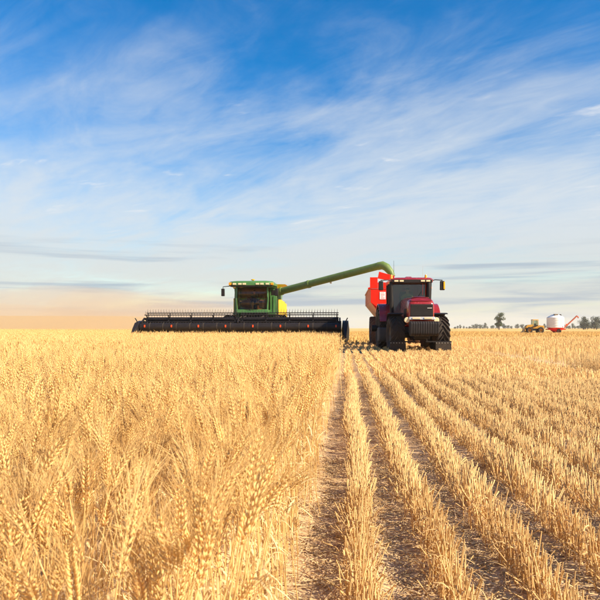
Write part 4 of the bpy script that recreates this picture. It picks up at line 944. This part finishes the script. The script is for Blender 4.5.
    MB().tube([(HX0 + 0.45, *rc), (-0.42, *rc)], 0.11, 14).build('reel_tube', M['steel'], hd); MB().tube([(-0.18, *rc), (HX1 - 0.40, *rc)], 0.11, 14).build('reel_tube', M['steel'], hd)
    for (xa, xb) in ((HX0 + 0.45, -0.42), (-0.18, HX1 - 0.40)):
        for k in range(6):
            a = R(18 + 60 * k); y, z = rc[0] + rr_ * math.cos(a), rc[1] + rr_ * math.sin(a)
            MB().tube([(xa, y, z), (xb, y, z)], 0.028, 8).build('reel_bat', M['steel'], hd)
            tn = MB(); x = xa + 0.05
            up = z > rc[1] + 0.1
            while x < xb:
                # tines are cammed to stay pointing down; at the top of the turn they stand up and back
                e = (x, y + 0.05, z + 0.235) if up else (x, y - 0.06, z - 0.235)
                tn.tube([(x, y, z), ((x + e[0]) / 2, (y + e[1]) / 2 - 0.01, (z + e[2]) / 2), e], [0.011, 0.010, 0.005], 4); x += 0.165
            q = tn.build('reel_tines', M['steel'], hd, smooth=0); q['kind'] = 'stuff'
        nsp = 5
        for j in range(nsp):
            x = xa + 0.1 + (xb - xa - 0.2) * j / (nsp - 1); sp_ = MB()
            for k in range(6):
                a = R(18 + 60 * k); sp_.beam((x, *rc), (x, rc[0] + rr_ * math.cos(a), rc[1] + rr_ * math.sin(a)), 0.03, 0.05, (1, 0, 0))
            sp_.build('reel_spider', M['steel'], hd)
    for x in (HX0 + 0.38, -0.30, HX1 - 0.33):
        MB().beam((x, HY + 0.85, 1.50), (x, HY - 0.1, 1.55), 0.09, 0.13).beam((x, HY - 0.1, 1.55), (x, HY - 0.60, 1.30), 0.08, 0.10).build('reel_arm', M['steel'], hd, 0.01)
    # front tube of the header with its orange reflectors
    fr = MB(); fr.tube([(HX0 + 0.3, HY - 0.50, 1.06), (HX1 - 0.25, HY - 0.50, 1.06)], 0.24, 20); ft = fr.build('header_roller', M['steel'], hd)
    for k in range(15):
        x = HX0 + 0.9 + k * 0.8; MB().tube([(x - 0.03, HY - 0.50, 1.06), (x + 0.03, HY - 0.50, 1.06)], 0.252, 16).build('roller_band', M['rubber'], ft)
    for k in range(8):
        x = HX0 + 0.62 + k * 1.60; MB().box(x - 0.04, x + 0.04, HY - 0.765, HY - 0.725, 1.04, 1.18).build('reflector', M['orange'], ft, 0.008)
    # crop dividers
    for x, s in ((HX0 + 0.1, -1), (HX1, 1)):
        dv = MB(); dv.loft([[(x + dx * w, HY + y, z + dz * h) for dx, dz in ((-1, -1), (1, -1), (1.1, 0), (0.8, 1), (-0.8, 1), (-1.1, 0))] for y, z, w, h in ((0.98, 0.86, 0.20, 0.50), (0.2, 0.88, 0.21, 0.56), (-0.55, 0.80, 0.18, 0.50), (-1.1, 0.60, 0.12, 0.34), (-1.6, 0.36, 0.05, 0.14), (-1.9, 0.24, 0.015, 0.03))]); de = dv.build('crop_divider', M['steel'], hd, 0.02)
        MB().tube([(x, HY - 0.4, 1.28), (x + s * 0.05, HY - 0.5, 1.45), (x + s * 0.12, HY - 0.55, 1.58)], 0.03, 8).build('marker_rod', M['steel'], de)
    # hydraulic hoses and lift ram in front of the cab
    for x in (-0.5, -0.35, 0.62): MB().tube([(x, -2.0, 1.30), (x * 1.1, -1.4, 1.62), (x * 1.2, -0.6, 1.7), (x * 1.1, 0.6, 1.8)], 0.03, 8).build('hydraulic_hose', M['rubber'], t)
make_combine()
seated_person((-6.0, 39.0, 2.62), 0, M['blueshirt'], 'person in a dark shirt driving inside the green harvester cab', None)

# ------------------------------------------------------------------ telehandler and field bin
def make_loader():
    t = empty('loader', (33.4, 110.0, 0)); t.scale = (0.82, 0.88, 0.95); tag(t, 'small yellow loader parked beside the white field bin', 'loader')     # nose points -X
    MB().box(-1.5, 1.6, -0.55, 0.55, 0.55, 1.15).build('chassis', M['black'], t, 0.04)
    MB().prism([(-1.75, 1.0), (-1.85, 1.35), (-1.5, 1.62), (-0.4, 1.72), (-0.3, 1.0)], 'Y', -0.62, 0.62).build('bonnet', M['tyellow'], t, 0.05)
    MB().prism([(0.75, 0.95), (0.75, 1.55), (1.9, 1.50), (2.05, 1.2), (1.95, 0.85)], 'Y', -0.65, 0.65).build('counterweight', M['tyellow'], t, 0.05)
    cb = MB()
    for x in (-0.35, 0.75):
        for y in (-0.6, 0.6): cb.beam((x, y, 1.0), (x * 0.92, y, 2.5), 0.09, 0.09, (0, 1, 0))
    cb.build('cab_frame', M['tyellow'], t)
    MB().box(-0.36, 0.74, -0.62, 0.62, 0.95, 1.45).build('cab_door', M['tyellow'], t, 0.03)
    MB().box(-0.30, 0.68, -0.58, 0.58, 1.46, 2.46).build('cab_glass', M['glass'], t)
    MB().box(-0.46, 0.84, -0.68, 0.68, 2.50, 2.66, top=(-0.40, 0.78, -0.62, 0.62)).build('cab_roof', M['tyellow'], t, 0.04)
    MB().box(0.1, 0.5, -0.2, 0.2, 1.2, 1.9).build('seat', M['seat'], t, 0.04)
    MB().beam((0.6, 0.7, 1.55), (-2.1, 0.7, 0.75), 0.16, 0.22, (0, 1, 0)).beam((0.6, -0.7, 1.55), (-2.1, -0.7, 0.75), 0.16, 0.22, (0, 1, 0)).build('lift_arm', M['black'], t, 0.02)
    MB().prism([(-2.1, 0.95), (-2.25, 0.35), (-2.85, 0.22), (-2.35, 0.30), (-2.0, 0.55)], 'Y', -1.0, 1.0).build('bucket', M['tyellow'], t, 0.01)
    for x in (-1.15, 1.25):
        for y in (-0.78, 0.78):
            w = wheel(t, (x, y, 0.62), 0.62, 0.42, 0.30, M['tyellow'], M['rubber'], 14, 0.04, R(90), 1)
make_loader()
def make_bin():
    t = empty('field_bin', (37.3, 110.5, 0)); t.scale = (0.88, 0.88, 1.0); tag(t, 'round white grain bin on a red frame with an auger at its right', 'grain bin')
    b = MB(); b.lathe([(1.05, 1.62), (1.10, 1.66), (2.85, 1.66), (2.90, 1.62), (3.36, 0.75), (3.40, 0.70), (3.40, 0.0)], (0, 0, 0), 'Z', 32); wall = b.build('bin_wall', M['white'], t, smooth=30)
    for z in (1.5, 1.95, 2.4): MB().lathe([(-0.02, 1.665), (-0.015, 1.69), (0.015, 1.69), (0.02, 1.665)], (0, 0, z), 'Z', 32).build('hoop', M['white'], wall)
    MB().box(-0.5, 0.25, -1.0, -0.3, 3.15, 3.5).build('lid', M['rim'], wall, 0.04); MB().box(0.5, 1.1, -0.6, 0.2, 2.95, 3.45, top=(0.6, 1.0, -0.5, 0.1)).build('lid', M['black'], wall, 0.04)
    MB().lathe([(0.35, 0.5), (0.36, 0.62), (1.045, 1.60), (1.045, 0)], (0, 0, 0), 'Z', 28).build('cone', M['red'], t)
    MB().beam((-1.6, -1.0, 0.75), (1.7, -1.0, 0.75), 0.12, 0.18).beam((-1.6, 1.0, 0.75), (1.7, 1.0, 0.75), 0.12, 0.18).beam((-1.55, -1, 0.75), (-1.55, 1, 0.75), 0.12, 0.18).beam((1.6, -1, 0.75), (1.6, 1, 0.75), 0.12, 0.18).build('frame', M['red'], t)
    MB().tube([(0.9, -0.4, 0.55), (1.9, -0.6, 1.35), (4.0, -0.7, 3.15)], 0.13, 12).tube([(3.95, -0.7, 3.12), (4.2, -0.7, 3.0), (4.25, -0.7, 2.75)], 0.12, 10).build('bin_auger', M['rust'], t)
    MB().box(1.50, 1.72, -1.70, -1.45, 1.5, 1.72).build('control_box', M['orange'], t, 0.02); MB().beam((0.9, -1.68, 1.1), (0.9, -1.68, 2.9), 0.04, 0.05, (0, 1, 0)).build('ladder', M['rim'], t)
    for y in (-1.25, 1.25): wheel(t, (0.3, y, 0.42), 0.42, 0.3, 0.22, M['rim'], M['rubber'], 14, 0.02, R(90), 1)
    MB().tube([(0.3, -1.2, 0.42), (0.3, 1.2, 0.42)], 0.06, 8).build('axle', M['red'], t)
make_bin()

# ------------------------------------------------------------------ trees on the horizon
def tree_mesh(seed, h, w, n_leaf, mat, trunk_h=0.3):
    r = np.random.default_rng(seed); tb = MB()
    tb.tube([(0, 0, -0.2), (0.05 * h * 0.2, 0, h * 0.25), (0.02 * h, 0.01 * h, h * 0.5), (0, 0, h * 0.8)], [h * 0.035, h * 0.026, h * 0.018, h * 0.006], 7)
    lobes = []
    for i in range(18):
        a = r.uniform(0, 6.28); rad = w * 0.5 * r.uniform(0.05, 0.72); z = h * r.uniform(trunk_h + 0.12, 0.90); k = 1 - 0.5 * max(0, (z / h - 0.6) / 0.4)
        c = np.array([math.cos(a) * rad * k, math.sin(a) * rad * k, z]); lobes.append((c, w * r.uniform(0.15, 0.26)))
        zz = z * 0.62; tb.tube([(0, 0, zz * 0.8), tuple(c * [0.55, 0.55, 1] * [1, 1, 0.9]), tuple(c)], [h * 0.012, h * 0.008, h * 0.003], 5)
    trunk = tb
    vs, fs = [], []; per = n_leaf // len(lobes); s = w * 0.030
    for c, rad in lobes:
        for j in range(per):
            d_ = unit(r.normal(0, 1, 3)); p = c + d_ * rad * r.uniform(0.45, 1.05) * [1, 1, 0.8]; u = unit(r.normal(0, 1, 3)); v = unit(np.cross(u, r.normal(0, 1, 3))); k = s * r.uniform(0.6, 1.5); o = len(vs)
            vs += [tuple(p - u * k), tuple(p + v * k * 0.6), tuple(p + u * k), tuple(p - v * k * 0.6)]; fs.append((o, o + 1, o + 2, o + 3))
    return trunk, vs, fs
def plant_tree(name, tm, loc, label, cat, group=None, mat=None):
    o = empty(name, loc); tag(o, label, cat, group); return o
TM = []
for i, (h, w, n) in enumerate(((9.2, 6.3, 3600), (7.0, 8.5, 1500), (6.0, 7.0, 1300), (8.0, 7.0, 1500), (4.2, 8.0, 1200))):
    tr, vs, fs = tree_mesh(60 + i, h, w, n, None, 0.16 if i == 0 else 0.08)
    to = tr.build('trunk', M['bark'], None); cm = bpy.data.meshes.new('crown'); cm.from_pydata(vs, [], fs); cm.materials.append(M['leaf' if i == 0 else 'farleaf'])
    TM.append((to.data, cm)); bpy.data.objects.remove(to)
def put_tree(i, x, y, s, label, name='tree', group=None, rz=0.0, sz=1.0):
    o = empty(name, (x, y, 0), rz); o.scale = (s, s, s * sz); tag(o, label, 'tree' if name == 'tree' else 'bush', group)
    for nm, me in zip(('trunk', 'crown'), TM[i]):
        c = bpy.data.objects.new(nm, me); COL.objects.link(c); c.parent = o
put_tree(0, 82.0, 330, 1.0, 'lone taller tree standing apart to the left of the yellow loader')
def at_px(px, Y): return Y * math.tan(math.atan((px - 300) / 600) - YAW)
r = np.random.default_rng(3)
spots = [(px, 620 + r.uniform(-60, 60), r.uniform(0.35, 0.75)) for px in np.arange(455, 604, 3.0)]
for k, (px, Y, s) in enumerate(spots):
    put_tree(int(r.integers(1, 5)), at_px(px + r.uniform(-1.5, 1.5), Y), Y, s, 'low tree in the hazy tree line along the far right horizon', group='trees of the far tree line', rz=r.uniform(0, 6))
for k, (px, s, i) in enumerate(((578, 0.75, 2), (583, 0.95, 3), (587, 0.8, 1), (591, 1.05, 3), (595, 0.9, 2), (599, 1.1, 1), (604, 1.0, 3))):
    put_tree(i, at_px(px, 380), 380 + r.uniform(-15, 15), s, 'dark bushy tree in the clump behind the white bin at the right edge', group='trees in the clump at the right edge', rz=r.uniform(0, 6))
print('total straw tris', TRIS)

# ------------------------------------------------------------------ thin summer haze
hz = MB(); hz.box(-1500, 1500, -60, 2600, -1.5, 42); ho = hz.build('haze', None, smooth=0); ho.data.materials.clear()
hm, N, L = nodes_of('haze'); N.remove(N['Principled BSDF']); pv = N.new('ShaderNodeVolumePrincipled'); pv.inputs['Color'].default_value = (0.93, 0.95, 0.97, 1); pv.inputs['Density'].default_value = 0.00016
L.new(pv.outputs[0], N['Material Output'].inputs['Volume']); ho.data.materials.append(hm); tag(ho, 'thin pale haze in the air over the field', 'haze', kind='stuff')
